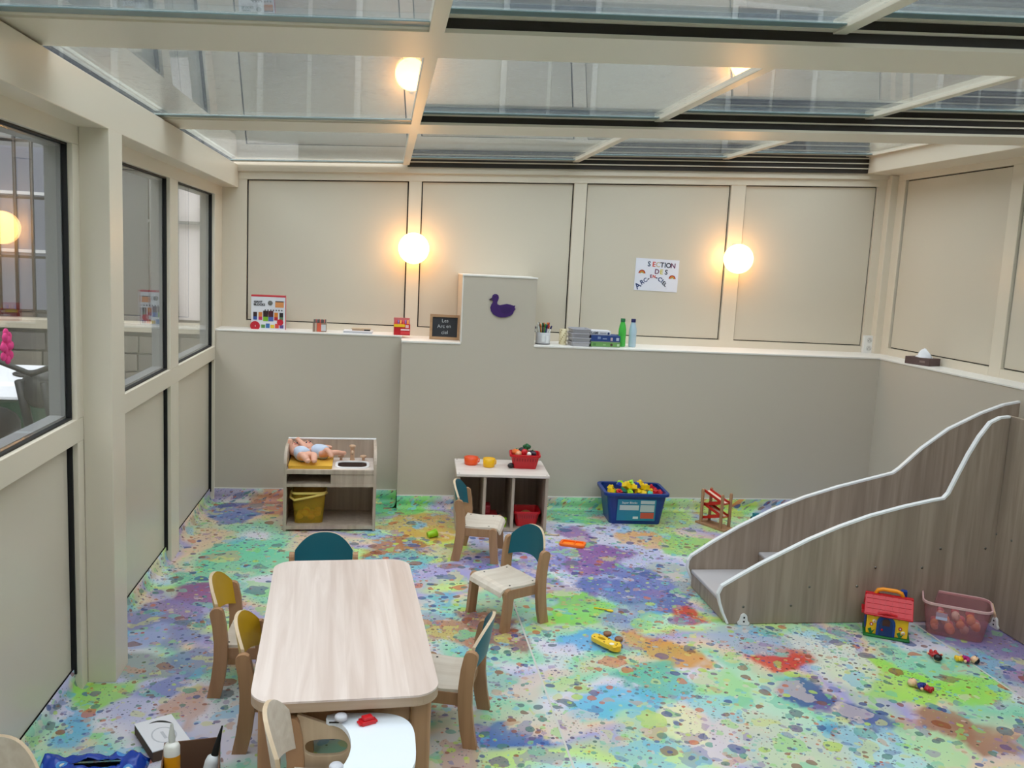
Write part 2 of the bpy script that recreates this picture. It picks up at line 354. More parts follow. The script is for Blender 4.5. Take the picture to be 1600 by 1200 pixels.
def cove(name, p0, p1, nrm, m=V[0], h=.088):
    """vinyl turned up the wall with a rounded foot; nrm points into the room"""
    prof = [(.0015, h), (.004, h), (.005, .04), (.012, .018), (.026, .006), (.045, .0012)]
    p0 = Vector(p0); p1 = Vector(p1); L = (p1-p0).length; n = max(2, int(L/.04)); nr = Vector(nrm)
    vs = []; k = len(prof)
    for i in range(n+1):
        c = p0.lerp(p1, i/n)
        for d, z in prof: vs.append(tuple(c+nr*d+Vector((0,0,z))))
    fs = [(i*k+j, (i+1)*k+j, (i+1)*k+j+1, i*k+j+1) for i in range(n) for j in range(k-1)]
    me = bpy.data.meshes.new(name); me.from_pydata(vs, [], fs); me.materials.append(m); paint_print(me)
    for p in me.polygons: p.use_smooth = True
    o = bpy.data.objects.new(name, me); COL.objects.link(o); struct(o); return o
cove('baseboard_left', (-.03,-1.2,0), (-.03,6.01,0), (1,0,0))
cove('baseboard_back', (-.03,6.008,0), (1.216,6.008,0), (0,-1,0), V[1])
cove('baseboard_return', (1.214,6.0,0), (1.214,5.868,0), (-1,0,0), V[1])
cove('baseboard_center', (1.216,5.868,0), (4.626,5.868,0), (0,-1,0), V[1])
cove('baseboard_right', (4.624,5.868,0), (4.624,-1.2,0), (-1,0,0), V[2])

# ---- left wall
wl = bx('wall_left', (-.12, -.055), (-1.2, 6.4), (0, .97), M_panel); struct(wl)
fr = lambda n, x, y, z, m=M_frame, p=wl, b=.002: bx(n, x, y, z, m, p, b)
fr('sill_rail', (-.055, 0), (-1.2, 6.26), (.963, 1.05))
fr('head_rail', (-.055, 0), (-1.2, 6.26), (2.032, 2.1))
POSTS = [(.78,.92), (3.36,3.425), (3.587,3.70), (4.79,4.967), (5.995,6.26)]
for a, b in POSTS:
    fr('post', (-.055, 0), (a, b), (.0, .963)); fr('post', (-.055, 0), (a, b), (1.05, 2.032))
PAN = [(-1.2,.78), (.92,3.36), (3.70,4.79), (4.967,5.995)]
for a, b in PAN:
    bx('gasket', (-.056, -.042), (a, b), (.07, .963), M_black, wl)
    bx('gasket', (-.042, -.018), (b-.008, b), (.07, .963), M_black, wl)
    bx('panel', (-.045, -.034), (a+.004, b-.016), (.09, .955), M_panel, wl)
bx('upper_panel', (-.1, -.034), (-1.2, .78), (1.05, 2.032), M_panel, wl)
pil = bx('trim_1', (0, .103), (3.424, 3.587), (0, 2.098), M_frame, None, .002); struct(pil)
hd = MB().box((-.12, .103), (-1.2, 6.26), (2.096, 2.245)).build('trim_2', M_frame, None, .003); struct(hd)
bx('fascia_step', (-.12, .088), (-1.2, 6.26), (2.245, 2.252), M_frame, hd, .002)
bx('track', (.0, .07), (-1.2, 6.26), (2.252, 2.262), M_black, hd)
for n, (a, b) in enumerate([(.92,3.36), (3.70,4.79), (4.967,5.995)]):
    wn = empty('window_%d' % (n+1)); struct(wn)
    g = MB(); yz = [(a, 1.05), (b, 1.05), (b, 2.032), (a, 2.032)]; k = .007
    ring_prism(g, yz, [(a+k, 1.05+k), (b-k, 1.05+k), (b-k, 2.032-k), (a+k, 2.032-k)], -.036, -.018, 0, 'yz')
    g.build('gasket', M_black, wn)
    g = MB(); k2 = .016
    ring_prism(g, yz, [(a+k2, 1.05+k2), (b-k2, 1.05+k2), (b-k2, 2.032-k2), (a+k2, 2.032-k2)], -.09, -.037, 0, 'yz')
    g.build('spacer_frame', mat('grey_spacer', (130,132,134), .4), wn)
    bx('pane', (-.036, -.028), (a+.01, b-.01), (1.06, 2.02), M_winglass, wn)

# ---- back wall
def sloped(name, x0, x1, zb, zt, y0, y1, m, parent=None, bevel=0):
    """zb / zt: functions of x"""
    return MB().prism([(x0, zb(x0)), (x1, zb(x1)), (x1, zt(x1)), (x0, zt(x0))], y0, y1, 'xz').build(name, m, parent, bevel)
wb = sloped('wall_back', -.12, 4.95, lambda x: 0, lambda x: rz(x, 2.245), 6.30, 6.42, M_panel); struct(wb)
gb = lambda x: 1.21-.0041*x
gt = lambda x: rz(x, 2.148)
BAYS = [(.16,1.24), (1.327,2.399), (2.49,3.558), (3.668,4.694)]
edges = [-.0]+[v for b in BAYS for v in b]+[4.84]
for i in range(0, len(edges), 2):
    sloped('mullion', edges[i], edges[i+1], lambda x: 1.12, gt, 6.252, 6.30, M_frame, wb, .003)
for a, b in BAYS:
    sloped('gasket', a, b, gb, gt, 6.28, 6.299, M_black, wb)
    sloped('panel', a+.009, b-.009, lambda x: gb(x)+.007, lambda x: gt(x)-.007, 6.270, 6.285, M_panel, wb, .002)
    sloped('bottom_rail', a, b, lambda x: 1.12, gb, 6.252, 6.30, M_frame, wb)
sloped('top_rail', -.0, 4.84, gt, lambda x: rz(x, 2.2), 6.248, 6.30, M_frame, wb, .002)
sloped('top_rail', -.0, 4.84, lambda x: rz(x, 2.2), lambda x: rz(x, 2.24), 6.225, 6.30, M_frame, wb, .004)
# furred-out low walls
lowl = bx('wall_low_left', (-.06, 1.22), (6.012, 6.30), (.09, 1.152), M_low); struct(lowl)
bx('ledge', (-.0, 1.222), (6.008, 6.262), (1.152, 1.163), M_ledge, lowl, .002)
bx('edge_strip', (-.03, 1.212), (6.006, 6.014), (.087, .093), M_trim, lowl)
lowc = bx('wall_low_center', (1.216, 4.66), (5.872, 6.30), (.09, 1.13), M_low); struct(lowc)
bx('ledge', (1.214, 1.607), (5.868, 6.262), (1.13, 1.144), M_ledge, lowc, .002)
bx('ledge', (2.104, 4.84), (5.868, 6.262), (1.13, 1.142), M_ledge, lowc, .002)
bx('column', (1.607, 2.104), (5.872, 6.262), (1.13, 1.588), M_low, lowc)
bx('column_cap', (1.603, 2.108), (5.868, 6.264), (1.588, 1.597), M_ledge, lowc)
bx('column_corner', (1.603, 1.610), (5.869, 5.876), (1.144, 1.59), M_ledge, lowc)
bx('edge_strip', (1.214, 4.626), (5.866, 5.874), (.087, .093), M_trim, lowc)
M_base = mat('plinth_render', (120,118,112), .8)
bx('plinth', (-.03, 1.3), (6.012, 6.30), (0, .09), M_base, lowl); bx('plinth', (1.216, 4.66), (5.872, 6.30), (0, .09), M_base, lowc)

# ---- right wall
wr = bx('wall_right', (4.86, 4.98), (-1.2, 6.42), (0, 2.62), M_panel); struct(wr)
lowr = bx('wall_low_right', (4.628, 4.86), (-1.2, 5.872), (0, 1.128), M_low); struct(lowr)
bx('ledge', (4.624, 4.84), (-1.2, 5.868), (1.128, 1.14), M_ledge, lowr, .002)
RB = [(4.975,6.10), (3.75,4.87), (2.52,3.65), (1.3,2.42)]
RE = [6.25]+[v for b in RB for v in (b[1], b[0])]+[-1.2]
for i in range(0, len(RE), 2): bx('mullion', (4.815, 4.86), (RE[i+1], RE[i]), (1.12, 2.42), M_frame, wr, .003)
for a, b in RB:
    bx('gasket', (4.842, 4.859), (a, b), (1.195, 2.42), M_black, wr)
    bx('panel', (4.833, 4.85), (a+.009, b-.009), (1.202, 2.413), M_panel, wr, .002)
    bx('bottom_rail', (4.815, 4.86), (a, b), (1.12, 1.195), M_frame, wr)
bx('top_rail', (4.815, 4.86), (-1.2, 6.25), (2.42, 2.50), M_frame, wr, .002)
hr = bx('trim_3', (4.575, 4.9), (-1.2, 6.24), (2.462, 2.69), M_frame, None, .004); struct(hr)
bx('corner_post', (4.76, 4.86), (6.19, 6.26), (1.14, 2.46), M_frame, wr, .004)
wf = bx('wall_front_unseen', (-.12, 4.98), (-1.32, -1.2), (0, 2.7), M_panel); struct(wf)  # unseen wall behind the camera, added to keep out excess daylight

# ---- sliding glass roof
ceil = empty('ceiling'); struct(ceil)
sloped('closure', -.05, 1.235, lambda x: rz(x, 2.24), lambda x: rz(x, 2.261), 6.23, 6.30, M_frame, ceil)
BEAMS = [(-1.2,-.70), (.79,1.10), (2.54,2.86), (4.29,4.61), (6.20,6.30)]
RX = [.03, 1.215, 2.39, 3.48, 4.58]
STEP = .036
for i, (a, b) in enumerate(BEAMS):
    if i < 4: sloped('beam', .0, 4.60, lambda x: rz(x, 2.25), lambda x: rz(x, 2.262), a, b, M_frame, ceil, .003)
    for k in range(1, 4):
        z0 = 2.262+STEP*(k-1) if i < 4 else 2.24+STEP*(k-1)
        sloped('track', RX[k]+.01, 4.577, lambda x: rz(x, z0), lambda x: rz(x, z0+STEP), a+.006, b-.02 if i < 4 else b, M_track, ceil)
        sloped('track_lip', RX[k]+.01, 4.577, lambda x: rz(x, z0+STEP-.007), lambda x: rz(x, z0+STEP), a-.006, a+.008, M_frame, ceil)
for k in range(1, 4): sloped('seal_filler', RX[k]+.01, RX[k+1], lambda x: rz(x, 2.24+STEP*k), lambda x: rz(x, 2.262+STEP*k), 6.215, 6.30, M_track, ceil)
for i in range(4):
    a = BEAMS[i][1]-.05; b = BEAMS[i+1][0]+.01
    for k in range(4):
        z0 = 2.262+STEP*k; x0 = RX[k]; x1 = RX[k+1]
        sloped('pane', x0+.02, x1-.0, lambda x: rz(x, z0), lambda x: rz(x, z0+.008), a, b, M_roofglass, ceil)
        sloped('pane_rail', x1-.022 if k < 3 else x1-.03, x1+.022 if k < 3 else x1, lambda x: rz(x, z0-.012), lambda x: rz(x, z0+.03), a, b, M_frame, ceil, .002)
        sloped('pane_edge', x0+.02, x1-.02, lambda x: rz(x, z0-.006), lambda x: rz(x, z0-.001), b-.035, b-.004, M_frame, ceil)
        sloped('pane_seal', x0+.02, x1-.02, lambda x: rz(x, z0-.004), lambda x: rz(x, z0-.001), b-.085, b-.036, mat('teal_glass_seal', (120,140,142), .3), ceil)

# ================================================================= OUTSIDE
M_ext = lacquer('grey_render', (128,129,128), .9, mott=.06)
gr = bx('courtyard_ground', (-9, -.12), (-7, 9.3), (-.2, -.05), lacquer('paving', (110,108,104), .9, mott=.1)); struct(gr)
fac = bx('facade', (-9, 12), (9.3, 9.7), (-.2, 9), M_ext); struct(fac)
fal = bx('facade', (-9.4, -9), (-7, 9.7), (-.2, 9), M_ext); struct(fal)
sky_block_right = bx('facade', (10, 10.4), (-7, 9.7), (-.2, 8), M_ext); struct(sky_block_right)  # unseen facade added on the right so skylight falls mostly from overhead
sky_block_front = bx('facade', (-9.4, 10.4), (-7.4, -7), (-.2, 8), M_ext); struct(sky_block_front)  # unseen facade behind the camera, added to block low sky light
M_shut = mat('dark_grey_shutter', (84,85,92), .6)
def fwin(x0, x1, z0, z1, m=M_shut):
    f_ = bx('facade_window', (x0, x1), (9.26, 9.3), (z0, z1), mat('pale_window_frame', (150,150,150), .6), fac)
    bx('shutter', (x0+.06, (x0+x1)/2-.02), (9.245, 9.27), (z0+.06, z1-.06), m, f_); bx('shutter', ((x0+x1)/2+.02, x1-.06), (9.245, 9.27), (z0+.06, z1-.06), m, f_)
for x0 in (-2.5, -.2, 2.2, 4.6, 7.0): fwin(x0, x0+1.0, 2.95, 4.5); fwin(x0, x0+1.0, 5.6, 7.2)
M_pipe = mat('grey_pipe', (118,118,116), .5)
for x, r_ in ((-1.17,.03), (-1.1,.014), (-.955,.03), (-.70,.014)): MB().tube([(x, 9.2, -.05), (x, 9.2, 2.9)], r_, 8).build('drain_pipe', M_pipe, fac)
bx('door_recess', (-1.62, -1.22), (9.22, 9.3), (.6, 2.8), mat('dark_grey_door', (82,82,82), .6), fac)
bx('wall_band', (-1.22, .2), (9.27, 9.3), (.95, 2.75), mat('pale_pink_render', (226,218,216), .8), fac)
bx('cornice', (-1.22, .2), (9.2, 9.28), (1.9, 1.93), M_pipe, fac)
# barred window
bx('window_recess', (-3.2, -1.78), (9.22, 9.31), (1.0, 2.55), mat('grey_window_glazing', (130,132,144), .35), fac)
for z in (1.55, 2.1): bx('glazing_bar', (-3.1, -1.85), (9.205, 9.225), (z, z+.03), mat('white_glazing_bar', (225,225,225), .5), fac)
gt_ = thing('window_grille', 'dark iron window bars above the stone wall in the courtyard', 'window bars', (0, 9.0, .95))
for k in range(9): MB().tube([(-3.1+k*.15, 0, 0), (-3.1+k*.15, 0, 1.75)], .016, 6).build('bar', M_track, gt_)
for z in (.03, .55, 1.1, 1.62): bx('crossbar', (-3.15, -1.78), (-.012, .012), (z, z+.025), M_track, gt_)
# low stone wall in courses
sw = bx('stone_wall', (-5, -.3), (8.82, 9.02), (-.05, .86), mat('mortar', (96,92,84), .95)); tag(sw, 'low weathered stone wall with pale coping seen through the windows', 'wall')
random.seed(3)
SM = [lacquer('stone_%d' % k, c, .95, mott=.2) for k, c in enumerate([(104,100,92), (92,88,84), (118,112,100)])]
me_st = [MB().box((-.5,.5), (-.5,.5), (-.5,.5)).mesh('stone', m) for m in SM]
for r in range(5):
    x = -4.9+random.random()*.1
    while x < -.4:
        wd = .22+random.random()*.2
        o = bpy.data.objects.new('stone', random.choice(me_st)); COL.objects.link(o); o.parent = sw
        o.location = (x+wd/2, 8.81-random.random()*.01, .04+r*.175); o.scale = (wd-.02, .06, .155); x += wd
bx('coping', (-5.02, -.3), (8.76, 9.06), (.86, .94), lacquer('pale_coping', (178,170,150), .9, mott=.1), sw)
# green bin with white lid
bn = thing('waste_container', 'green waste container with white lid outside the near window', 'bin', (-1.38, 6.15, -.05)); bn.scale = (.86,.86,.8)
g = MB(); g.hexa([(-.55,-.35,.12),(.55,-.35,.12),(.55,.35,.12),(-.55,.35,.12)], [(-.68,-.42,.93),(.68,-.42,.93),(.68,.42,.93),(-.68,.42,.93)]); g.build('body', mat('green_bin_plastic', (22,70,48), .5), bn, .02)
g = MB(); g.hexa([(-.71,-.45,.93),(.71,-.45,.93),(.71,.45,.93),(-.71,.45,.93)], [(-.66,-.38,1.06),(.66,-.38,1.06),(.6,.36,1.1),(-.6,.36,1.1)]); g.build('lid', mat('white_bin_lid', (225,228,232), .4), bn, .03)
MB().lathe([(.2,0),(.2,.012),(.0001,.014)], 20, (.3,0,1.075)).build('lid_opening', M_black, bn)
for sx in (-.45,.45):
    for sy in (-.28,.28): MB().lathe([(.06,-.02),(.06,.02)], 12, (sx,sy,.06), 0, True, Matrix.Rotation(PI/2, 4, 'Y')).build('wheel', M_black, bn)
# parked motorcycle (front part in view)
mc = thing('motorcycle', 'dark parked motorcycle with upright handlebars outside the near window', 'motorcycle', (-.86, 4.62, -.05), math.radians(78))
M_moto = mat('dark_motorcycle_plastic', (24,27,30), .45)
def wheel(x):
    o = MB(); o.tube([(x+.29*math.cos(2*PI*k/20), 0, .3+.29*math.sin(2*PI*k/20)) for k in range(20)], .05, 8, closed=True); o.build('tyre', M_black, mc)
    MB().lathe([(.24,-.02),(.24,.02)], 20, (x,0,.3), 0, True, Matrix.Rotation(PI/2, 4, 'X')).build('rim', M_screw, mc)
wheel(.62); wheel(-.62)
MB().ball((.0,0,.78), .2, 14, 0, (1.35,.6,.65)).build('tank', M_moto, mc)
MB().ball((-.42,0,.78), .18, 14, 0, (1.7,.65,.35)).build('saddle', M_black, mc)
MB().box((-.25,.25), (-.12,.12), (.32,.62)).build('engine', M_moto, mc, .03)
MB().tube([(.62,.07,.3),(.42,.07,.98)], .025, 8).tube([(.62,-.07,.3),(.42,-.07,.98)], .025, 8).build('fork', M_moto, mc)
MB().tube([(.3,-.34,1.06),(.38,-.2,1.1),(.42,0,1.02),(.38,.2,1.1),(.3,.34,1.06)], .016, 8).build('handlebar', M_black, mc)
MB().ball((.5,0,.93), .11, 12, 0, (.8,1,1)).build('headlamp', M_moto, mc)
MB().ball((.36,-.27,1.2), .06, 10, 0, (.5,1.1,.7)).tube([(.34,-.25,1.08),(.36,-.27,1.18)], .008, 6).build('mirror', M_moto, mc)
MB().ball((.36,.27,1.2), .06, 10, 0, (.5,1.1,.7)).tube([(.34,.25,1.08),(.36,.27,1.18)], .008, 6).build('mirror', M_moto, mc)

# ================================================================= WALL LAMPS
M_globe = mat('glowing_opal_globe', (255,240,215), .4, emit=(255,184,104), estr=9.0)
for x, y, z, lab in ((1.283, 6.15, 1.752, 'glowing round globe lamp above the small chalkboard'), (3.613, 6.15, 1.795, 'glowing round globe lamp to the right of the handwritten paper')):
    t = thing('wall_lamp', lab, 'lamp', (x, y, z), 0, 'globe lamps on the back wall')
    MB().ball((0,0,0), .106, 28).build('globe', M_globe, t)
    MB().lathe([(.045,0),(.045,.02),(.03,.026),(.03,.035)], 20, (0,.102,.04), 0, True, Matrix.Rotation(PI/2, 4, 'X')).build('mount', M_frame, t)
    MB().tube([(0,.07,.085),(0,.1,.085)], .02, 10).build('neck', M_frame, t)

# ================================================================= FURNITURE
W_table = wood('pale_ash_laminate', (232,216,208), (192,168,156), axis=1, plank=.092, plank_axis=0, rough=.38, streak=.55)
W_edge = wood('ash_edge', (186,160,136), (160,132,108), axis=0, rough=.5)
W_beech = wood('beech_wood', (176,134,98), (146,106,74), axis=2, rough=.5, streak=.6)
W_seat = wood('birch_ply_seat', (224,212,198), (196,178,160), axis=1, rough=.42, streak=.6)
W_cab = wood('washed_oak_laminate', (196,180,164), (160,142,126), axis=2, plank=.11, plank_axis=0, rough=.45, streak=.7)
W_cabtop = wood('washed_oak_top', (226,214,206), (200,184,174), axis=0, rough=.42, streak=.6)
W_slide = wood('grey_oak_laminate', (172,154,138), (132,115,102), axis=2, plank=.085, plank_axis=0, rough=.45, streak=.75)
W_slidey = wood('grey_oak_laminate_side', (172,154,138), (132,115,102), axis=2, plank=.085, plank_axis=1, rough=.45, streak=.75)
W_light = wood('light_ply', (214,190,160), (188,160,130), axis=2, rough=.5, streak=.5)
M_teal = lacquer('teal_laminate', (8,92,108), .4, mott=.02)
M_yel = lacquer('mustard_laminate', (200,158,32), .4, mott=.02)
M_whiteedge = mat('white_edge_band', (236,236,238), .35)
M_grey = lacquer('grey_tread_laminate', (186,180,182), .45, mott=.02)

# ---- table
tb = thing('play_table', 'rectangular pale ash children table with rounded corners', 'table', (.985, 3.065, 0), math.radians(3.3))
TH = .41
MB().prism(rrect(-.277,.277,-.602,.602,.085,8), TH-.006, TH, 'xy').build('tabletop', W_table, tb, .002)
MB().prism(rrect(-.277,.277,-.602,.602,.085,8), TH-.034, TH-.006, 'xy', smooth=False).build('top_edge', W_edge, tb, .003)
for sx in (-1, 1):
    for sy in (-1, 1):
        MB().prism(rrect(sx*.222-.032, sx*.222+.032, sy*.535-.032, sy*.535+.032, .012, 3), 0, TH-.034, 'xy').build('leg', W_beech, tb)
for sx in (-1, 1): bx('apron', (sx*.222-.01, sx*.222+.01), (-.503, .503), (TH-.105, TH-.034), W_beech, tb)
for sy in (-1, 1): bx('apron', (-.19, .19), (sy*.535-.01, sy*.535+.01), (TH-.105, TH-.034), W_beech, tb)

# ---- chairs: faces +y
def strip_poly(center, wd, n_end=6):
    """outline of a bowed board around a centre line (y,z) with a rounded top"""
    L, R_ = [], []
    for i, p in enumerate(center):
        a = Vector(center[max(i-1, 0)]); b = Vector(center[min(i+1, len(center)-1)]); t = (b-a).normalized(); n = Vector((-t.y, t.x))
        L.append(Vector(p)+n*wd/2); R_.append(Vector(p)-n*wd/2)
    t = (Vector(center[-1])-Vector(center[-2])).normalized(); n = Vector((-t.y, t.x)); c = Vector(center[-1])
    cap = [c-n*wd/2*math.cos(PI*k/n_end)+t*wd*.42*math.sin(PI*k/n_end) for k in range(1, n_end)]
    pts = R_+cap+L[::-1]
    pts[0] = Vector((pts[0].x, 0)); pts[-1] = Vector((pts[-1].x, 0))
    return [(p.x, p.y) for p in pts]
POST = strip_poly([(-.132,0),(-.117,.07),(-.107,.15),(-.106,.22),(-.112,.285),(-.122,.335)], .05)
FLEG = strip_poly([(.095,0),(.086,.09),(.078,.183)], .045)
def back_panel(t, m, wood_edge, z_lo=.265, z_side=.365, z_top=.435):
    n = 16; hw = .128; mb = MB(); F, B = [], []
    for i in range(n+1):
        s = -1+2*i/n; x = hw*s; sag = -.034*(1-s*s)
        zt = z_side+(z_top-z_side)*max(0, 1-abs(s)**2.6)
        zl = z_lo+.028*(1-s*s)
        row = []
        for zz in (zl, zl*.5+zt*.5, zt):
            y = -.105+sag-(zz-z_lo)*.16
            row.append((x, y, zz))
        F.append(row); B.append([(p[0], p[1]-.012, p[2]) for p in row])
    vs = [p for r in F for p in r]+[p for r in B for p in r]; o = 3*(n+1); ff, bf, ef = [], [], []
    for i in range(n):
        for j in range(2):
            a = i*3+j; ff.append((a, a+3, a+4, a+1)); bf.append((o+a, o+a+1, o+a+4, o+a+3))
        ef += [(i*3+2, i*3+5, o+i*3+5, o+i*3+2), (i*3, o+i*3, o+i*3+3, i*3+3)]
    for i in (0, n):
        for j in range(2): a = i*3+j; ef.append((a, a+1, o+a+1, o+a))
    mb.add(vs, ff+bf, 0, True); mb.add(vs, ef, 1)
    return mb.build('backrest', [m, wood_edge], t)
def make_chair(name, label, m_back, loc, rz_, group=None, cat='chair', edge=None, top=(.365,.435)):
    t = thing(name, label, cat, loc, rz_, group)
    for sx in (-1, 1):
        MB().prism(POST, sx*.141-.011, sx*.141+.011, 'yz').build('rear_post', W_beech, t, .004)
        MB().prism(FLEG, sx*.141-.011, sx*.141+.011, 'yz').build('front_leg', W_beech, t, .004)
        bx('side_rail', (sx*.124-.007, sx*.124+.007), (-.105, .078), (.145, .192), W_beech, t, .002)
    bx('cross_rail', (-.117, .117), (-.104, -.09), (.145, .19), W_beech, t)
    # seat with a waterfall front
    prof = [(-.108,.208),(-.08,.204),(-.02,.201),(.04,.204),(.075,.205),(.1,.2),(.116,.187),(.123,.168)]
    n = len(prof); lo = [(y-.002 if i < n-2 else y-.010, z-.012 if i < n-2 else z-.004) for i, (y, z) in enumerate(prof)]
    MB().prism(prof+lo[::-1], -.128, .128, 'yz', smooth=False).build('seat', W_seat, t, .002)
    for sx in (-.105, .105):
        for sy in (-.085, .05): MB().lathe([(.0045,0),(.0045,.0015)], 8, (sx, sy, .204)).build('screw', M_black, t)
    back_panel(t, m_back, edge or W_light, .265, top[0], top[1])
    return t
R = math.radians
make_chair('toddler_chair', 'teal-backed wooden chair at the far short end of the table', M_teal, (.857, 3.805, 0), R(180), 'teal-backed chairs')
make_chair('toddler_chair', 'teal-backed wooden chair turned sideways in front of the cubby shelf', M_teal, (1.694, 4.926, 0), R(-104), 'teal-backed chairs')
make_chair('toddler_chair', 'teal-backed wooden chair standing free in the middle of the floor, whole seat in view', M_teal, (1.704, 4.012, 0), R(118), 'teal-backed chairs')
make_chair('toddler_chair', 'teal-backed wooden chair pushed under the right side of the table', M_teal, (1.35, 3.052, 0), R(74), 'teal-backed chairs')
make_chair('toddler_chair', 'mustard-backed wooden chair on the left of the table, the one nearer the sink unit', M_yel, (.632, 3.424, 0), R(-92), 'mustard-backed chairs')
make_chair('toddler_chair', 'mustard-backed wooden chair on the left of the table, the one nearer the cardboard box', M_yel, (.79, 3.028, 0), R(-93), 'mustard-backed chairs')
make_chair('toddler_chair', 'plain wooden chair cut off at the lower left corner, only its rounded back showing', W_seat, (.125, 2.10, 0), R(172), None)

# ---- chair with white tray (faces +x)
gch = make_chair('tray_chair', 'low wooden chair with white play tray in front of the table', W_seat, (.982, 2.328, 0), R(-90), None, top=(.385,.465))
AC = Vector((-.02,.252))
def ray_outline(c, d, out):
    best = 0
    for i in range(len(out)):
        p, q_ = Vector(out[i]), Vector(out[(i+1) % len(out)]); e = q_-p; den = d.x*e.y-d.y*e.x
        if abs(den) < 1e-12: continue
        tt = ((p.x-c.x)*e.y-(p.y-c.y)*e.x)/den; uu = ((p.x-c.x)*d.y-(p.y-c.y)*d.x)/den
        if tt > 0 and -1e-6 <= uu <= 1+1e-6: best = max(best, tt)
    return tuple(c+d*best)
for sx in (-1, 1):   # side panels with arm and oval hand hole
    out = [(-.105,.12),(.15,.12),(.15,.325),(-.045,.325),(-.06,.332),(-.072,.352),(-.082,.375),(-.095,.382),(-.105,.375)]
    dirs = []
    for k in range(40):
        a = 2*PI*k/40; dirs.append((math.copysign(abs(math.cos(a))**.6, math.cos(a))*.062, math.copysign(abs(math.sin(a))**.8, math.sin(a))*.026))
    hole = [(AC.x+d[0], AC.y+d[1]) for d in dirs]; outer = [ray_outline(AC, Vector(d), out) for d in dirs]
    mb = MB(); ring_prism(mb, outer, hole, sx*.158-.008, sx*.158+.008, 0, 'yz'); mb.build('arm_panel', W_light, gch, .002)
tr_out = []
for k in range(41):   # rounded outer edge
    a = -PI/2+PI*k/40; tr_out.append((math.copysign(abs(math.sin(a))**.6, math.sin(a))*.182, .06+.175*abs(math.cos(a))**.6))
notch = [(.182,.0),(.172,-.02),(.15,-.022),(.14,-.012)]+[(.14*math.cos(PI*k/16), -.012+.068*math.sin(PI*k/16)) for k in range(1,16)]+[(-.14,-.012),(-.15,-.022),(-.172,-.02),(-.182,.0)]
MB().prism(tr_out+notch, .327, .342, 'xy').build('tray', lacquer('white_tray', (232,238,246), .3, mott=.0), gch, .003)
for sx in (-1, 1):
    MB().lathe([(.006,0),(.006,.008),(.018,.011),(.019,.02),(.015,.025),(.0001,.026)], 16, (sx*.128,.022,.342)).build('tray_knob', mat('pale_knob', (205,205,212), .35), gch)
    bx('tray_strap', (sx*.128-.003, sx*.128+.003), (-.012, .022), (.342, .3445), M_black, gch)
tb_ = thing('toy_block', 'small red plastic block lying on the white tray', 'block', (1.08, 2.45, .342), R(25))
M_red = mat('red_plastic', (205,22,34), .35)
bx('body', (-.022,.022), (-.016,.016), (0,.012), M_red, tb_, .002); bx('upper_tier', (-.015,.015), (-.011,.011), (.012,.022), M_red, tb_, .002)
for sx in (-1,1): bx('flange', (sx*.024-.004, sx*.024+.004), (-.012,.012), (.002,.008), M_red, tb_, .001)

# ---- play sink unit
sk = thing('play_sink_unit', 'wooden play sink unit with dolls on top, against the low wall', 'play sink', (.522, 5.345, 0), R(1.5))
WS, DS = .556, .36
side = [(0,0),(DS,0),(DS,.508)]+[(DS-.03,.508)]+[(.135-.135*math.sin(a)*1.0, .40+.108*math.cos(a)) for a in [PI/2*k/8 for k in range(9)]][:9]+[(0,.30)]
for x0 in (0, WS-.018):
    MB().prism(side, x0, x0+.018, 'yz').build('side_panel', W_cab, sk, .003)
bx('back_panel', (.018, WS-.018), (DS-.016, DS), (0,.505), W_cab, sk)
bx('back_cap', (.0, WS), (DS-.02, DS+.002), (.505,.512), M_whiteedge, sk)
bx('worktop_left', (.018,.285), (.004, DS-.016), (.368,.385), W_cabtop, sk)
# worktop half with the basin cut out
bo, bi = rrect(.285, WS-.018, .004, DS-.016, .002, 6), rrect(.315, .50, .06, .215, .045, 6)
mb = MB(); ring_prism(mb, bo, bi, .368, .385); mb.build('worktop_right', W_cabtop, sk)
mb = MB(); ring_prism(mb, rrect(.303,.512,.048,.227,.05,6), rrect(.319,.496,.064,.211,.042,6), .3852, .391); mb.build('basin_rim', M_whiteedge, sk)
mb = MB(); lo = rrect(.33,.485,.075,.2,.035,6); hi = rrect(.316,.499,.061,.214,.044,6); n = len(lo)
mb.add([(p[0],p[1],.312) for p in lo]+[(p[0],p[1],.387) for p in hi], [(i,(i+1) % n,n+(i+1) % n,n+i) for i in range(n)]+[tuple(range(n-1,-1,-1))], 0); mb.build('basin', mat('dark_basin', (78,58,50), .5), sk)
bx('front_rail', (.018, WS-.018), (0,.016), (.358,.386), W_cab, sk, .002)
bx('mid_shelf', (.018, WS-.018), (.004, DS-.016), (.278,.296), W_cab, sk)
bx('drawer_front', (.288, WS-.018), (.006,.022), (.296,.358), W_cab, sk)
bx('divider', (.28,.29), (.01, DS-.016), (.296,.368), W_cab, sk)
bx('bottom_shelf', (.018, WS-.018), (.0, DS-.016), (.012,.034), W_cab, sk)
M_tap = wood('tap_wood', (206,170,140), (180,142,112), axis=2)
tp = MB().lathe([(.016,0),(.014,.01),(.013,.06),(.0135,.085)], 14, (.405,.28,.385)).build('tap', M_tap, sk)
MB().tube([(.405,.28,.44),(.405,.235,.448),(.405,.228,.432)], .009, 8).build('spout', M_tap, tp)
MB().lathe([(.02,0),(.02,.01),(.014,.013)], 14, (.405,.28,.47)).build('tap_cap', M_tap, tp)
for x in (.335,.475): MB().lathe([(.009,0),(.009,.018),(.021,.02),(.021,.03),(.017,.032)], 14, (x,.272,.385)).build('tap_handle', M_tap, sk)
mtt = thing('changing_mat', 'yellow foam changing mat under the two dolls', 'mat', (.545, 5.37, .3855), R(1.5))
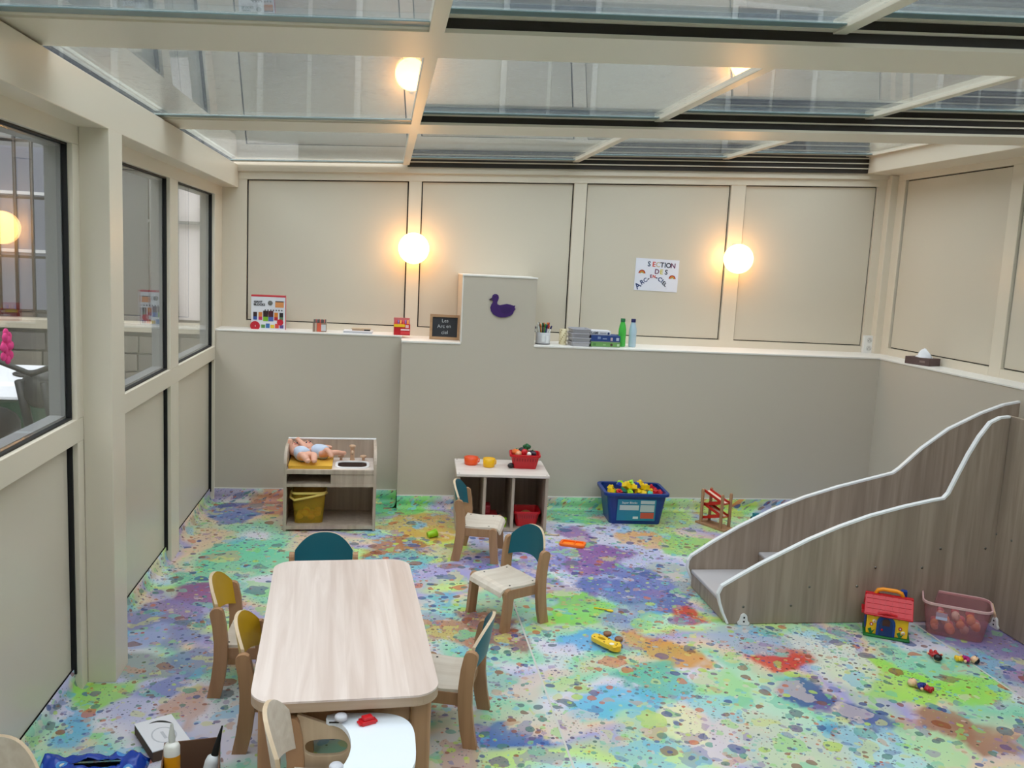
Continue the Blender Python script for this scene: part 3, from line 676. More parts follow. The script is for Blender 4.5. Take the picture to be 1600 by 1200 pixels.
MB().prism(rrect(0,.262,0,.3,.01,3), 0, .02, 'xy').build('pad', lacquer('yellow_foam', (222,172,58), .8, bump=.2), mtt, .006)
# dolls
M_skin = mat('doll_skin', (226,170,146), .45); M_romper = lacquer('pale_blue_romper', (196,210,232), .8, mott=.05)
def skin_mesh(name, nodes, edges, mats, parent, root=0):
    me = bpy.data.meshes.new(name); me.from_pydata([n[:3] for n in nodes], edges, [])
    o = bpy.data.objects.new(name, me); COL.objects.link(o)
    md = o.modifiers.new('skin', 'SKIN'); md.use_smooth_shade = True
    bm = bmesh.new(); bm.from_mesh(me); ly = bm.verts.layers.skin.verify(); bm.verts.ensure_lookup_table()
    for i, n in enumerate(nodes): bm.verts[i][ly].radius = (n[3], n[3]); bm.verts[i][ly].use_root = (i == root)
    bm.to_mesh(me); bm.free()
    sb = o.modifiers.new('sub', 'SUBSURF'); sb.levels = 2; sb.render_levels = 2
    bpy.context.view_layer.update()
    m2 = bpy.data.meshes.new_from_object(o.evaluated_get(bpy.context.evaluated_depsgraph_get()))
    bpy.data.objects.remove(o); m2.name = name
    for m in mats: m2.materials.append(m)
    for p in m2.polygons: p.use_smooth = True
    o = bpy.data.objects.new(name, m2); COL.objects.link(o); o.parent = parent
    return o
def doll(label, loc, rz_, armL, armR, legL, legR):
    """lies on its back; head towards +y, feet towards -y"""
    t = thing('baby_doll', label, 'doll', loc, rz_, 'dolls on the changing mat')
    nodes = [(0,-.02,.036,.036),(0,.03,.04,.036),(0,.075,.04,.03),(0,.1,.04,.02)]
    ed = [(0,1),(1,2),(2,3)]
    def chain(start, pts, ed=ed, nodes=nodes):
        p = start
        for q_ in pts: nodes.append(q_); ed.append((p, len(nodes)-1)); p = len(nodes)-1
    chain(2, armL); chain(2, armR); chain(0, legL); chain(0, legR)
    skin_mesh('body', nodes, ed, [M_skin], t)
    MB().ball((0,.142,.046), .046, 18, 0, (.95,1,.95)).build('head', M_skin, t)
    hd_ = MB().ball((0,.15,.044), .047, 14, 0, (.96,1,.9)).build('hair', mat('doll_hair_cap', (214,156,128), .6), t)
    for sx in (-1,1): MB().ball((sx*.016,.132,.088), .005, 8).build('eye', mat('doll_eye', (40,50,70), .2), t)
    MB().ball((0,.139,.093), .006, 8).build('nose', M_skin, t); MB().ball((0,.12,.086), .007, 8, 0, (1.3,.5,.5)).build('mouth', mat('doll_lip', (200,100,100), .4), t)
    for sx in (-1,1): MB().ball((sx*.045,.142,.046), .011, 8, 0, (.5,1,1)).build('ear', M_skin, t)
    rn = [(0,-.04,.042,.05),(0,.0,.044,.052),(0,.04,.045,.05),(0,.09,.045,.038)]
    skin_mesh('romper', rn, [(0,1),(1,2),(2,3)], [M_romper], t)
    return t
doll('baby doll in pale blue on the left, arms raised towards the side panel', (.622, 5.495, .405), R(28),
     [(-.042,.075,.05,.02),(-.052,.08,.085,.018),(-.05,.084,.115,.015),(-.048,.086,.13,.016)], [(.045,.07,.05,.02),(.04,.10,.085,.018),(.02,.13,.11,.015),(.014,.136,.124,.016)],
     [(-.03,-.05,.04,.027),(-.036,-.085,.06,.024),(-.024,-.12,.035,.02),(-.022,-.132,.026,.018),(-.022,-.136,.046,.015)], [(.03,-.05,.04,.027),(.038,-.085,.055,.024),(.02,-.122,.032,.02),(.016,-.135,.024,.018),(.016,-.14,.044,.015)])
doll('baby doll in pale blue on the right, one leg stretched towards the sink', (.735, 5.565, .405), R(46),
     [(-.045,.075,.05,.016),(-.075,.05,.05,.014),(-.09,.02,.045,.012)], [(.045,.07,.05,.016),(.08,.05,.06,.014),(.11,.03,.05,.012)],
     [(-.03,-.05,.045,.022),(-.03,-.075,.08,.019),(-.03,-.11,.05,.016),(-.03,-.12,.03,.014)], [(.03,-.04,.04,.022),(.075,-.055,.04,.018),(.12,-.06,.028,.015),(.145,-.062,.028,.013)])
# translucent baskets
def tapered_basket(t, w0, d0, w1, d1, h, m, r=.03, wall=.004, name='shell'):
    mb = MB(); a = rrect(-w0/2,w0/2,-d0/2,d0/2,r,5); b = rrect(-w1/2,w1/2,-d1/2,d1/2,r*1.2,5); n = len(a)
    a2 = rrect(-w0/2+wall,w0/2-wall,-d0/2+wall,d0/2-wall,r*.9,5); b2 = rrect(-w1/2+wall,w1/2-wall,-d1/2+wall,d1/2-wall,r*1.1,5)
    vs = [(p[0],p[1],0) for p in a]+[(p[0],p[1],h) for p in b]+[(p[0],p[1],h) for p in b2]+[(p[0],p[1],wall) for p in a2]
    fs = []
    for k in range(3): fs += [(k*n+i, k*n+(i+1) % n, (k+1)*n+(i+1) % n, (k+1)*n+i) for i in range(n)]
    fs += [tuple(range(n-1,-1,-1)), tuple(range(3*n, 4*n))]
    mb.add(vs, fs, 0); return mb.build(name, m, t)
def rim(t, w1, d1, h, m, r=.036, th=.006, ht=.012):
    mb = MB(); ring_prism(mb, rrect(-w1/2-th,w1/2+th,-d1/2-th,d1/2+th,r+th,5), rrect(-w1/2+.002,w1/2-.002,-d1/2+.002,d1/2-.002,r,5), h-ht, h+.002); return mb.build('rim', m, t, .002)
M_yb = translucent('yellow_translucent', (226,190,60), .26)
yb = thing('storage_basket', 'translucent yellow basket in the bottom of the sink unit', 'basket', (.665, 5.49, .0345), R(3))
tapered_basket(yb, .17, .17, .205, .21, .2, M_yb); M_ybr = mat('yellow_basket_rim', (226,200,110), .4); rim(yb, .205, .21, .2, M_ybr)
MB().tube([(-.108,-.02,.188),(-.11,-.085,.165),(-.085,-.113,.155),(0,-.117,.172),(.085,-.113,.19),(.108,-.07,.19)], .007, 8).build('handle', M_ybr, yb)
random.seed(11)
for k in range(12):
    c = random.choice([('orange_toy',(232,140,40)),('yellow_toy',(236,196,60)),('amber_toy',(220,160,40))])
    o = MB().ball((0,0,0), .024, 10, 0, (1, .8+.4*random.random(), .8)).build('toy_fruit', mat(c[0], c[1], .4))
    o.location = (.665-.055+.036*(k % 4), 5.44+.04*((k//4) % 3)+.01, .0345+.026+.004+.02*(k % 2)); cn = c[0].split('_')[0]; tag(o, '%s toy fruit inside the translucent yellow basket' % cn, 'toy food', '%s toy fruit in the yellow basket' % cn)

# ---- cubby shelf
sh = thing('cubby_shelf', 'low wooden shelf with three tall open compartments', 'shelf', (1.577, 5.365, 0), R(-2.5))
WC, DC, HC = .575, .42, .372
for n_, x0 in (('side_panel',0),('divider',.165),('divider',.345),('side_panel',WC-.018)):
    bx(n_, (x0, x0+.018), (.0, DC-.01), (.02, HC-.018), W_cab, sh, .001)
bx('top_board', (-.006, WC+.006), (-.008, DC), (HC-.018, HC), W_cabtop, sh, .003)
bx('bottom_board', (0, WC), (.004, DC-.01), (.004,.022), W_cab, sh); bx('back_panel', (.0, WC), (DC-.01, DC), (.01, HC-.018), W_cab, sh)
for x_, y_ in ((.01,.012),(.01,.4),(WC-.01,.012)): MB().lathe([(.004,0),(.004,.001)], 8, (x_, y_, HC)).build('screw', M_black, sh)
def bowl(name, label, loc, r, h, col, cat):
    t = thing(name, label, cat, loc); m = mat(name+'_plastic_%d' % int(r*1e4), col, .3)
    MB().lathe([(r*.8,0),(r*.92,.006),(r,h),(r-.004,h+.001),(r*.88,.01),(.0001,.008)], 28).build('bowl', m, t)
    MB().tube([(r*.9,-.0,h*.8),(r*1.12,-.0,h*.75),(r*1.1,-.0,h*.4),(r*.88,0,h*.3)], .005, 6).build('handle', m, t)
    return t
bowl('toy_pan', 'orange plastic bowl on top of the cubby shelf', (1.685, 5.62, HC), .047, .05, (244,88,30), 'bowl')
bowl('toy_pot', 'yellow plastic cup on top of the cubby shelf', (1.795, 5.56, HC), .04, .056, (246,188,20), 'cup')
M_rb = mat('red_basket_plastic', (196,20,32), .3)
def red_basket(label, loc, rz_, w, d, h):
    t = thing('toy_shopping_basket', label, 'basket', loc, rz_, 'red toy baskets')
    tapered_basket(t, w*.78, d*.78, w, d, h, M_rb, .018, .003); rim(t, w, d, h, M_rb, .02, .006, .014)
    for k in range(9): bx('lattice_rib', (-w*.36+k*w*.09-.003, -w*.36+k*w*.09+.003), (-d/2*.92-.002, -d/2*.92+.002), (h*.55, h*.86), mat('red_basket_dark', (150,12,24), .4), t)
    return t
red_basket('red toy shopping basket full of toy vegetables on top of the cubby shelf', (2.03, 5.575, HC), R(-6), .19, .15, .092)
def veg(name, label, col, loc, r, sc=(1,1,1), rot=(0,0,0), stem=None, cat='toy vegetable', group='toy vegetables in the red basket'):
    t = thing(name, label, cat, loc, 0, group); t.rotation_euler = rot
    MB().ball((0,0,0), r, 14, 0, sc).build('flesh', mat('veg_'+name, col, .28), t)
    if stem: MB().tube([(0,0,r*sc[2]*.9),(.003,0,r*sc[2]*1.25)], [.006,.003], 6).build('stem', mat('veg_stem_'+name, stem, .5), t)
    return t
zb = HC+.088
veg('toy_carrot', 'orange toy carrot at the left in the red vegetable basket', (238,120,60), (1.975,5.58,zb+.006), .022, (1,2.2,1), (0,0,.4), (60,130,50))
veg('toy_potato', 'peach toy potato in the red vegetable basket', (232,160,120), (1.985,5.545,zb+.004), .02, (1.3,1,1), (0,0,.9))
veg('toy_pepper', 'shiny red toy pepper in the red vegetable basket', (206,24,36), (2.022,5.545,zb+.012), .024, (.95,.95,1.15), (.2,.1,0), (40,120,50))
veg('toy_olive', 'black round toy vegetable behind the red pepper', (24,22,28), (2.013,5.59,zb+.016), .022, (1.2,1,1), (0,0,0))
veg('toy_onion', 'white toy onion in the red vegetable basket', (236,234,226), (2.05,5.535,zb+.004), .017)
veg('toy_aubergine', 'dark purple toy aubergine in the red vegetable basket', (40,20,40), (2.078,5.565,zb+.004), .02, (1,1.7,1), (0,0,.6), (60,120,50))
br = thing('toy_broccoli', 'dark green toy broccoli sticking out of the red basket', 'toy vegetable', (2.045,5.60,zb), 0, 'toy vegetables in the red basket')
M_broc = lacquer('broccoli_green', (18,90,44), .6, bump=.6)
MB().tube([(0,0,-.02),(0,0,.03)], [.009,.012], 8).build('stalk', mat('broccoli_stalk', (110,160,80), .5), br)
g = MB()
for a, b_, c_ in ((0,0,.048),(.014,0,.04),(-.013,.004,.041),(0,.014,.042),(.003,-.013,.04)): g.ball((a,b_,c_), .014, 10)
g.build('floret', M_broc, br)
ag = thing('toy_eggplant', 'small black toy vegetable lying beside the red basket', 'toy vegetable', (1.935,5.53,HC+.0175), .4)
MB().ball((0,0,0), .0175, 12, 0, (1.35,1,1)).build('flesh', mat('black_veg', (26,26,30), .3), ag); MB().tube([(.02,0,0),(.034,.004,.004)], .004, 6).build('stem', mat('black_veg_stem', (30,50,34), .5), ag)
red_basket('red toy shopping basket inside the right compartment of the cubby shelf', (2.036, 5.465, .0225), R(-2.5), .165, .16, .1)
veg('toy_bun', 'tan toy bun inside the lower red basket', (170,110,60), (2.04,5.475,.088), .03, (1.2,1,.7), group='toys in the cubby shelf', cat='toy food')
tk = thing('toy_truck', 'dark red toy truck in the middle compartment of the cubby shelf', 'toy truck', (1.826, 5.52, .0225), R(-2.5))
bx('cargo_bed', (-.06,.03), (-.05,.05), (.022,.06), mat('dark_red_toy', (150,20,28), .4), tk, .006); bx('cab', (-.06,-.015), (-.045,.045), (.06,.115), mat('dark_red_toy', (150,20,28), .4), tk, .008)
bx('bumper', (.03,.055), (-.045,.045), (.02,.04), mat('navy_toy', (26,34,70), .4), tk, .004)
for sx in (-.04,.03):
    for sy in (-.05,.05): MB().lathe([(.021,-.008),(.021,.008)], 14, (sx,sy,.021), 0, True, Matrix.Rotation(PI/2, 4, 'X')).build('wheel', M_black, tk)
gbk = thing('stacking_cup', 'lime green toy beaker standing in the middle compartment', 'cup', (1.888, 5.40, .0225))
M_lime = mat('lime_plastic', (150,200,30), .35)
MB().lathe([(.014,0),(.018,.055),(.015,.055),(.012,.004),(.0001,.004)], 18).build('beaker', M_lime, gbk); MB().lathe([(.0185,0),(.0185,.006)], 18, (0,0,.05), caps=False).build('lip', M_lime, gbk)
cr_ = thing('toy_ring', 'pale toy ring lying on the floor of the middle compartment', 'ring', (1.80, 5.395, .0225))
MB().tube([(.018*math.cos(2*PI*k/16), 0, .02+.018*math.sin(2*PI*k/16)) for k in range(16)], .005, 6, closed=True).build('ring', mat('pale_ring', (205,180,160), .4), cr_)

# ---- staircase with wave-shaped sides
st = thing('play_staircase', 'grey oak play staircase with wave-shaped side panels and white edges', 'staircase', (0,0,0))
NP = [(2.794,.003),(2.765,.06),(2.746,.11),(2.735,.155),(2.751,.192),(2.832,.242),(2.939,.304),(3.048,.361),(3.177,.427),(3.33,.493),(3.486,.549),(3.658,.596),(3.808,.630),(3.862,.640),(3.886,.667),(3.921,.752),(3.968,.863),(4.015,.954),(4.065,1.026),(4.115,1.052),(4.165,1.058)]
FP = [(2.815,.003),(2.786,.04),(2.757,.108),(2.758,.146),(2.774,.172),(2.887,.249),(3.029,.335),(3.211,.430),(3.392,.504),(3.58,.564),(3.767,.613),(3.893,.646),(3.932,.675),(4.048,.787),(4.196,.899),(4.382,.993),(4.512,1.043),(4.605,1.062)]
def side_panel(P_, y0, y1, xr):
    poly = P_+[(xr, .003)]
    MB().prism(poly, y0, y1, 'xz').build('side_panel', W_slide, st)
    # white edge band follows the outline
    mb = MB(); pts = P_; ym = (y0+y1)/2; hw = (y1-y0)/2+.002; L = len(pts); vs = []
    for i, p in enumerate(pts):
        a = Vector(pts[max(i-1,0)]); b = Vector(pts[min(i+1, L-1)]); t = (b-a).normalized(); nn = Vector((-t.y, t.x)); c = Vector(p)
        for off in (-.004, .006):
            q_ = c+nn*off
            for s in (-1,1): vs.append((q_.x, ym+s*hw, max(q_.y, .001)))
    fs = []
    for i in range(L-1):
        o = i*4; fs += [(o+2,o+3,o+7,o+6), (o,o+4,o+5,o+1), (o,o+2,o+6,o+4), (o+1,o+5,o+7,o+3)]
    fs += [(0,1,3,2), ((L-1)*4, (L-1)*4+2, (L-1)*4+3, (L-1)*4+1)]
    mb.add(vs, fs); mb.build('edge_band', M_whiteedge, st)
side_panel(NP, 3.902, 3.922, 4.168); side_panel(FP, 4.40, 4.42, 4.61)
for k, (x0, x1, z) in enumerate([(2.775,3.17,.10),(3.15,3.5,.198),(3.48,3.835,.296),(3.815,4.2,.395)]):
    bx('tread', (x0, x1), (3.922, 4.40), (z-.02, z), M_grey, st, .006)
    bx('riser', (x0+.006, x0+.02), (3.922, 4.40), (.004 if k == 0 else z-.098, z-.02), W_slidey, st)
for x, z in ((2.865,.089),(3.11,.094),(3.198,.189),(3.448,.191),(3.536,.287),(3.785,.286),(3.873,.386),(4.119,.387)):
    MB().lathe([(.006,0),(.006,.002),(.0001,.0035)], 10, (x,3.902,z), 0, True, Matrix.Rotation(PI/2, 4, 'X')).build('screw', M_screw, st)
bx('platform_panel', (4.168, 4.188), (1.6, 3.935), (.003, 1.062), W_slidey, st, .002)
bx('platform_deck', (4.188, 4.622), (1.6, 4.40), (.47, .49), M_grey, st)
for y, z in ((3.9,.462),(3.79,.464),(3.915,.335),(3.62,.2)): MB().lathe([(.006,0),(.006,.002),(.0001,.0035)], 10, (4.168,y,z), 0, True, Matrix.Rotation(-PI/2, 4, 'Y')).build('screw', M_screw, st)
M_brk = mat('white_bracket_plastic', (232,230,226), .35)
def bracket(loc, rzz):
    p = empty('floor_bracket', loc, rzz); p.parent = st
    bl = [(-.028,0),(.028,0),(.03,.012),(.02,.022)]+[(.017*math.cos(a), .036+.02*math.sin(a)) for a in [PI*k/8 for k in range(9)]]+[(-.02,.022),(-.03,.012)]
    MB().prism(bl, -.012, 0, 'xz').build('plate', M_brk, p, .003)
    for z in (.018,.038): MB().lathe([(.0045,0),(.0045,.002)], 10, (0,-.012,z), 0, True, Matrix.Rotation(PI/2, 4, 'X')).build('screw', M_black, p)
bracket((2.868, 3.899, .002), 0); bracket((4.165, 3.82, .002), R(-90))

# ================================================================= TOYS ON THE FLOOR
# blue crate
ck = thing('toy_crate', 'dark blue plastic crate full of building blocks on the floor', 'crate', (2.80, 5.665, 0), R(-3))
M_blue = mat('royal_blue_plastic', (14,52,128), .35)
tapered_basket(ck, .345, .25, .41, .30, .215, M_blue, .03, .004)
mb = MB(); ring_prism(mb, rrect(-.222,.222,-.165,.165,.045,5), rrect(-.2,.2,-.143,.143,.036,5), .196, .216); mb.build('rim', M_blue, ck, .003)
lb = MB().prism(rrect(-.13,.13,-.075,.075,.003,2), -.002, 0, 'xz').build('label_sticker', mat('teal_label', (38,130,160), .4), ck)
lb.location = (0.0, -.1405, .1); lb.rotation_euler = (R(6.5), 0, 0)
def lbl(x0, x1, z0, z1, col): return bx('print_patch', (x0, x1), (-.003, -.002), (z0, z1), mat('print_%d_%d_%d' % col, col, .5), lb)
lbl(-.115,.015,-.0,.035,(196,204,206)); lbl(.025,.12,.045,.068,(190,200,206)); lbl(.025,.12,-.01,.038,(188,196,198)); lbl(.03,.12,-.058,-.016,(206,84,66)); lbl(-.02,.015,-.062,-.045,(220,226,226))
text('lettering', 'Super Blocks', .02, mat('label_white', (235,240,240), .5), lb, facing(-.05, -.0032, .052))
random.seed(21)
BC = [('yellow',(246,204,20)),('yellow',(246,204,20)),('yellow',(246,204,20)),('red',(200,24,34)),('lime',(170,220,40)),('blue',(30,60,170)),('turquoise',(50,180,150))]
blk = {}
def block_mesh(cn, col, n):
    if (cn, n) in blk: return blk[(cn, n)]
    mb = MB(); mb.box((-.017*n,.017*n), (-.017,.017), (-.014,.014))
    for i in range(n): mb.lathe([(.0095,.014),(.0095,.024),(.0001,.024)], 10, (-.017*(n-1)+.034*i,0,0))
    blk[(cn, n)] = mb.mesh('building_block', mat('block_'+cn, col, .35)); return blk[(cn, n)]
spots = []
for lay, (z, sx_, sy_, mx_) in enumerate(((.165,.155,.1,18),(.200,.16,.105,20),(.236,.1,.06,9))):
    tries = 0; n0 = len(spots)
    while len(spots)-n0 < mx_ and tries < 900:
        tries += 1; p = Vector((random.uniform(-sx_, sx_), random.uniform(-sy_, sy_), z+random.uniform(-.004,.004)))
        if all((p-q_).length > .043 for q_ in spots): spots.append(p)
for k, p in enumerate(spots):
    cn, col = BC[(k*3+k//5) % len(BC)]
    o = bpy.data.objects.new('building_block', block_mesh(cn, col, 1 if k % 4 else 2)); COL.objects.link(o)
    c_, s_ = math.cos(R(-3)), math.sin(R(-3))
    o.location = (2.80+p.x*c_-p.y*s_, 5.665+p.x*s_+p.y*c_, p.z); o.rotation_euler = (random.uniform(-.7,.7), random.uniform(-.7,.7), random.uniform(0,6.3))
    tag(o, '%s plastic building block heaped in the blue crate' % cn, 'block', '%s building blocks in the blue crate' % cn)
# ball run tower
bt = thing('ball_run', 'small wooden ball run tower with red zigzag ramps on the floor', 'toy', (3.335, 5.50, 0), R(-62))
bx('base', (-.125,.125), (-.055,.055), (0,.014), W_beech, bt, .002)
for sx in (-1,1):
    for sy in (-1,1): MB().lathe([(.011,.014),(.011,.235),(.008,.243),(.0001,.246)], 10, (sx*.085,sy*.042,0)).build('post', W_beech, bt)
for k in range(4):
    z = .2-.045*k; s = 1 if k % 2 == 0 else -1; mx = Matrix.Translation((0,0,z)) @ Matrix.Rotation(s*R(17), 4, 'Y')
    r_ = MB().box((-.09,.09), (-.026,.026), (-.004,.0), 0, mx).build('ramp', mat('orange_red_ramp', (214,72,36), .4) if k != 2 else mat('yellow_ramp', (230,190,40), .4), bt)
    MB().box((-.09,.09), (-.03,-.026), (-.004,.014), 0, mx).box((-.09,.09), (.026,.03), (-.004,.014), 0, mx).build('ramp_edge', mat('red_ramp_edge', (196,40,30), .4), r_)
    MB().box((-.088,.088), (-.02,.02), (.0003,.0012), 0, mx).build('ramp_inlay', mat('pale_inlay', (236,214,190), .4), r_)
# small teal car
tc_ = thing('toy_car', 'tiny teal toy tractor by the back wall beside the staircase', 'toy car', (3.69, 5.62, 0), R(20))
bx('body', (-.04,.04), (-.018,.018), (.014,.034), mat('teal_toy', (20,120,140), .4), tc_, .004); bx('cab', (-.036,.0), (-.016,.016), (.034,.06), mat('teal_toy', (20,120,140), .4), tc_, .004)
bx('trailer', (.044,.08), (-.016,.016), (.012,.026), mat('lime_toy', (90,170,60), .4), tc_, .003)
for sx, r_ in ((-.026,.017),(.026,.013),(.062,.01)):
    for sy in (-.02,.02): MB().lathe([(r_,-.005),(r_,.005)], 12, (sx,sy,r_), 0, True, Matrix.Rotation(PI/2, 4, 'X')).build('wheel', M_black, tc_)
# green cup, orange tray, stick, spoon
gc = thing('toy_cup', 'lime green toy cup lying on its side near the table', 'cup', (1.425, 5.24, .022), R(20), ry=R(78))
MB().lathe([(.02,-.03),(.025,.03),(.022,.03),(.017,-.026),(.0001,-.026)], 18).build('cup', M_lime, gc); MB().lathe([(.0255,.024),(.0265,.03)], 18, caps=False).build('lip', M_lime, gc)
ot = thing('toy_tray', 'bright orange toy tray lying on the floor', 'tray', (2.275, 5.10, 0), R(-22))
M_or = mat('orange_plastic', (250,110,16), .35)
mb = MB(); ring_prism(mb, rrect(-.078,.078,-.05,.05,.022,5), rrect(-.062,.062,-.036,.036,.016,5), 0, .016); mb.build('rim', M_or, ot, .003)
MB().prism(rrect(-.064,.064,-.038,.038,.016,5), 0, .005, 'xy').build('bottom', mat('orange_plastic_inner', (252,140,40), .35), ot); bx('divider', (.01,.015), (-.036,.036), (.005,.014), M_or, ot)
sti = thing('drum_stick', 'thin pale wooden stick on the floor by the cubby shelf', 'stick', (2.17, 5.29, .005), R(-14))
MB().tube([(-.055,0,0),(.05,0,0)], .004, 8).build('shaft', W_light, sti); MB().ball((.054,0,.002), .007, 8).build('tip', W_light, sti)
spn = thing('toy_spoon', 'yellow toy spoon lying on the floor', 'spoon', (2.215, 4.09, .004), R(-28))
M_ys = mat('yellow_spoon_plastic', (242,206,30), .35)
MB().tube([(-.045,0,.0),(-.02,0,.002),(.02,0,.002)], [.005,.0035,.004], 8).build('handle', M_ys, spn); MB().ball((.036,0,.001), .019, 12, 0, (1,.62,.28)).build('bowl', M_ys, spn)
# giraffe push toy lying on its side
gf = thing('giraffe_push_toy', 'yellow wooden giraffe toy on brown wheels lying on its side', 'toy', (2.125, 3.665, 0), R(-58))
M_gf = mat('giraffe_yellow', (244,200,52), .4); M_gs = mat('giraffe_spot', (120,70,30), .5)
body = [(-.055+.03*math.cos(a), .0+.03*math.sin(a)) for a in [PI/2+PI*k/10 for k in range(11)]]+[(.0,-.03),(.03,-.03),(.052,-.026),(.062,-.006),(.062,.012),(.05,.026),(.03,.03),(.0,.024),(-.02,.026)]
hol = [(-.03+.022*math.cos(2*PI*k/20), .0+.012*math.sin(2*PI*k/20)) for k in range(20)]
oo = []
for k in range(20):
    a = 2*PI*k/20; d = Vector((math.cos(a)*.022, math.sin(a)*.012)); c = Vector((-.03,0)); best = 1
    for i in range(len(body)):
        p, q_ = Vector(body[i]), Vector(body[(i+1) % len(body)]); e = q_-p; den = d.x*e.y-d.y*e.x
        if abs(den) < 1e-12: continue
        tt = ((p.x-c.x)*e.y-(p.y-c.y)*e.x)/den; uu = ((p.x-c.x)*d.y-(p.y-c.y)*d.x)/den
        if tt > 0 and -1e-6 <= uu <= 1+1e-6: best = max(best, tt)
    oo.append(tuple(c+d*best))
mb = MB(); ring_prism(mb, oo, hol, .014, .034); mb.build('body', M_gf, gf, .002)
hdp = [(.05+.03*math.cos(2*PI*k/18)*(1.1), .0+.026*math.sin(2*PI*k/18)) for k in range(18)]
h_ = MB().prism(hdp, .012, .037, 'xy').build('head', M_gf, gf, .003)
MB().lathe([(.009,0),(.009,.002)], 10, (.048,.026,.034)).build('ear', M_gf, h_); MB().lathe([(.009,0),(.009,.002)], 10, (.07,-.022,.034)).build('ear', M_gf, h_)
MB().lathe([(.011,0),(.011,.0015)], 14, (.044,-.012,.037)).build('muzzle', mat('white_muzzle', (240,236,228), .4), h_)
for x, y in ((.058,.008),(.064,-.006)): MB().lathe([(.003,0),(.003,.0015)], 8, (x,y,.037)).build('eye', M_black, h_)
for x, y in ((-.06,.016),(-.06,-.016),(-.005,.018),(.005,-.02)): MB().lathe([(.004,0),(.004,.001)], 8, (x,y,.034)).build('spot', M_gs, gf)
M_wh = wood('brown_wheel_wood', (150,104,76), (120,80,56), axis=0)
for x in (-.05,.02):
    for z in (.0,.032): MB().lathe([(.001,0),(.017,0),(.019,.003),(.019,.012),(.016,.015),(.0001,.015)], 18, (x+.01,.048,z)).build('wheel', M_wh, gf)
    MB().tube([(x+.01,.02,.024),(x+.01,.048,.024)], .004, 6).build('axle', M_wh, gf)

# ---- toy house
hs = thing('toy_house', 'yellow toy house with red roof and blue door beside the staircase', 'toy house', (3.545, 3.775, 0), R(-29))
M_hy = mat('toy_yellow', (246,190,14), .35); M_hr = mat('toy_red', (196,14,30), .3); M_hb = mat('toy_blue', (18,58,140), .35); M_hg = mat('toy_green', (24,110,46), .4); M_ho = mat('toy_orange', (250,150,20), .35)
bx('base', (-.104,.104), (-.08,.08), (0,.014), M_hg, hs, .006)
bx('walls', (-.092,.092), (-.068,.068), (.014,.115), M_hy, hs, .004)
gab = [(-.068,.115),(.068,.115),(.0,.182)]
MB().prism(gab, -.09, .09, 'yz').build('gable', M_hy, hs)
sl_ = math.atan2(.072, .08)
for s in (-1,1):
    mx = Matrix.Translation((0, s*.042, .152)) @ Matrix.Rotation(-s*sl_, 4, 'X')
    rf = MB().box((-.108,.108), (-.061,.061), (-.005,.005), 0, mx).build('roof', M_hr, hs, .003)
    for r_ in range(4):
        for c_ in range(7): MB().box((-.1+c_*.0288,-.1+c_*.0288+.0265), (-.054+r_*.027,-.054+r_*.027+.0245), (.005,.0075), 0, mx).build('shingle', M_hr, rf)
bx('ridge', (-.108,.108), (-.012,.012), (.184,.196), M_hr, hs, .004)
MB().tube([(-.062,0,.192),(-.052,0,.212),(-.03,0,.219),(.03,0,.219),(.052,0,.212),(.062,0,.192)], .0095, 10).build('handle', M_ho, hs)
bx('chimney', (.052,.08), (.03,.058), (.15,.215), M_hb, hs, .003)
arch = [(-.034,.014),(.034,.014),(.034,.07)]+[(.034*math.cos(a), .07+.034*math.sin(a)) for a in [PI*k/10 for k in range(11)]][1:]
door = MB().prism([(x*1.22-.006, (z-.014)*1.1+.014) for x, z in arch], -.0745, -.066, 'xz').build('door_frame', M_hb, hs, .002)
MB().prism([(x*.9-.006, (z-.014)*.93+.016) for x, z in arch], -.078, -.073, 'xz').build('door', mat('toy_navy', (14,40,104), .35), hs, .002)
MB().prism([(x*.5-.006, (z-.014)*.38+.066) for x, z in arch], -.0795, -.077, 'xz').build('door_window', mat('dark_red_window', (70,18,26), .3), hs)
MB().ball((-.022,-.08,.045), .006, 8).build('door_knob', M_hr, hs)
MB().tube([(-.06,-.072,.108),(-.045,-.08,.122),(-.006,-.083,.132),(.035,-.08,.122),(.05,-.072,.108)], .007, 8).build('porch_hood', M_hr, hs)
for x, z, m in ((-.07,.062,M_hr),(-.058,.078,M_trim),(.058,.06,M_hr),(.072,.042,M_trim)):
    f_ = MB().lathe([(.0085,0),(.0085,.003),(.0001,.004)], 10, (x,-.068,z), 0, True, Matrix.Rotation(PI/2, 4, 'X')).build('flower', m, hs)
    MB().lathe([(.004,.003),(.004,.0055)], 8, (x,-.068,z), 0, True, Matrix.Rotation(PI/2, 4, 'X')).build('flower_eye', M_trim if m is M_hr else M_ho, f_)
for x in (-.068,.06):
    MB().prism([(x-.016,.036),(x-.006,.016),(x+.004,.016),(x+.014,.038),(x+.002,.026),(x-.002,.044)], -.072, -.067, 'xz').build('leaf', M_hg, hs)
bx('side_shutter', (-.1,-.092), (-.04,.03), (.03,.1), M_hb, hs, .002); bx('side_awning', (-.118,-.092), (-.045,.035), (.1,.118), M_hr, hs, .003)

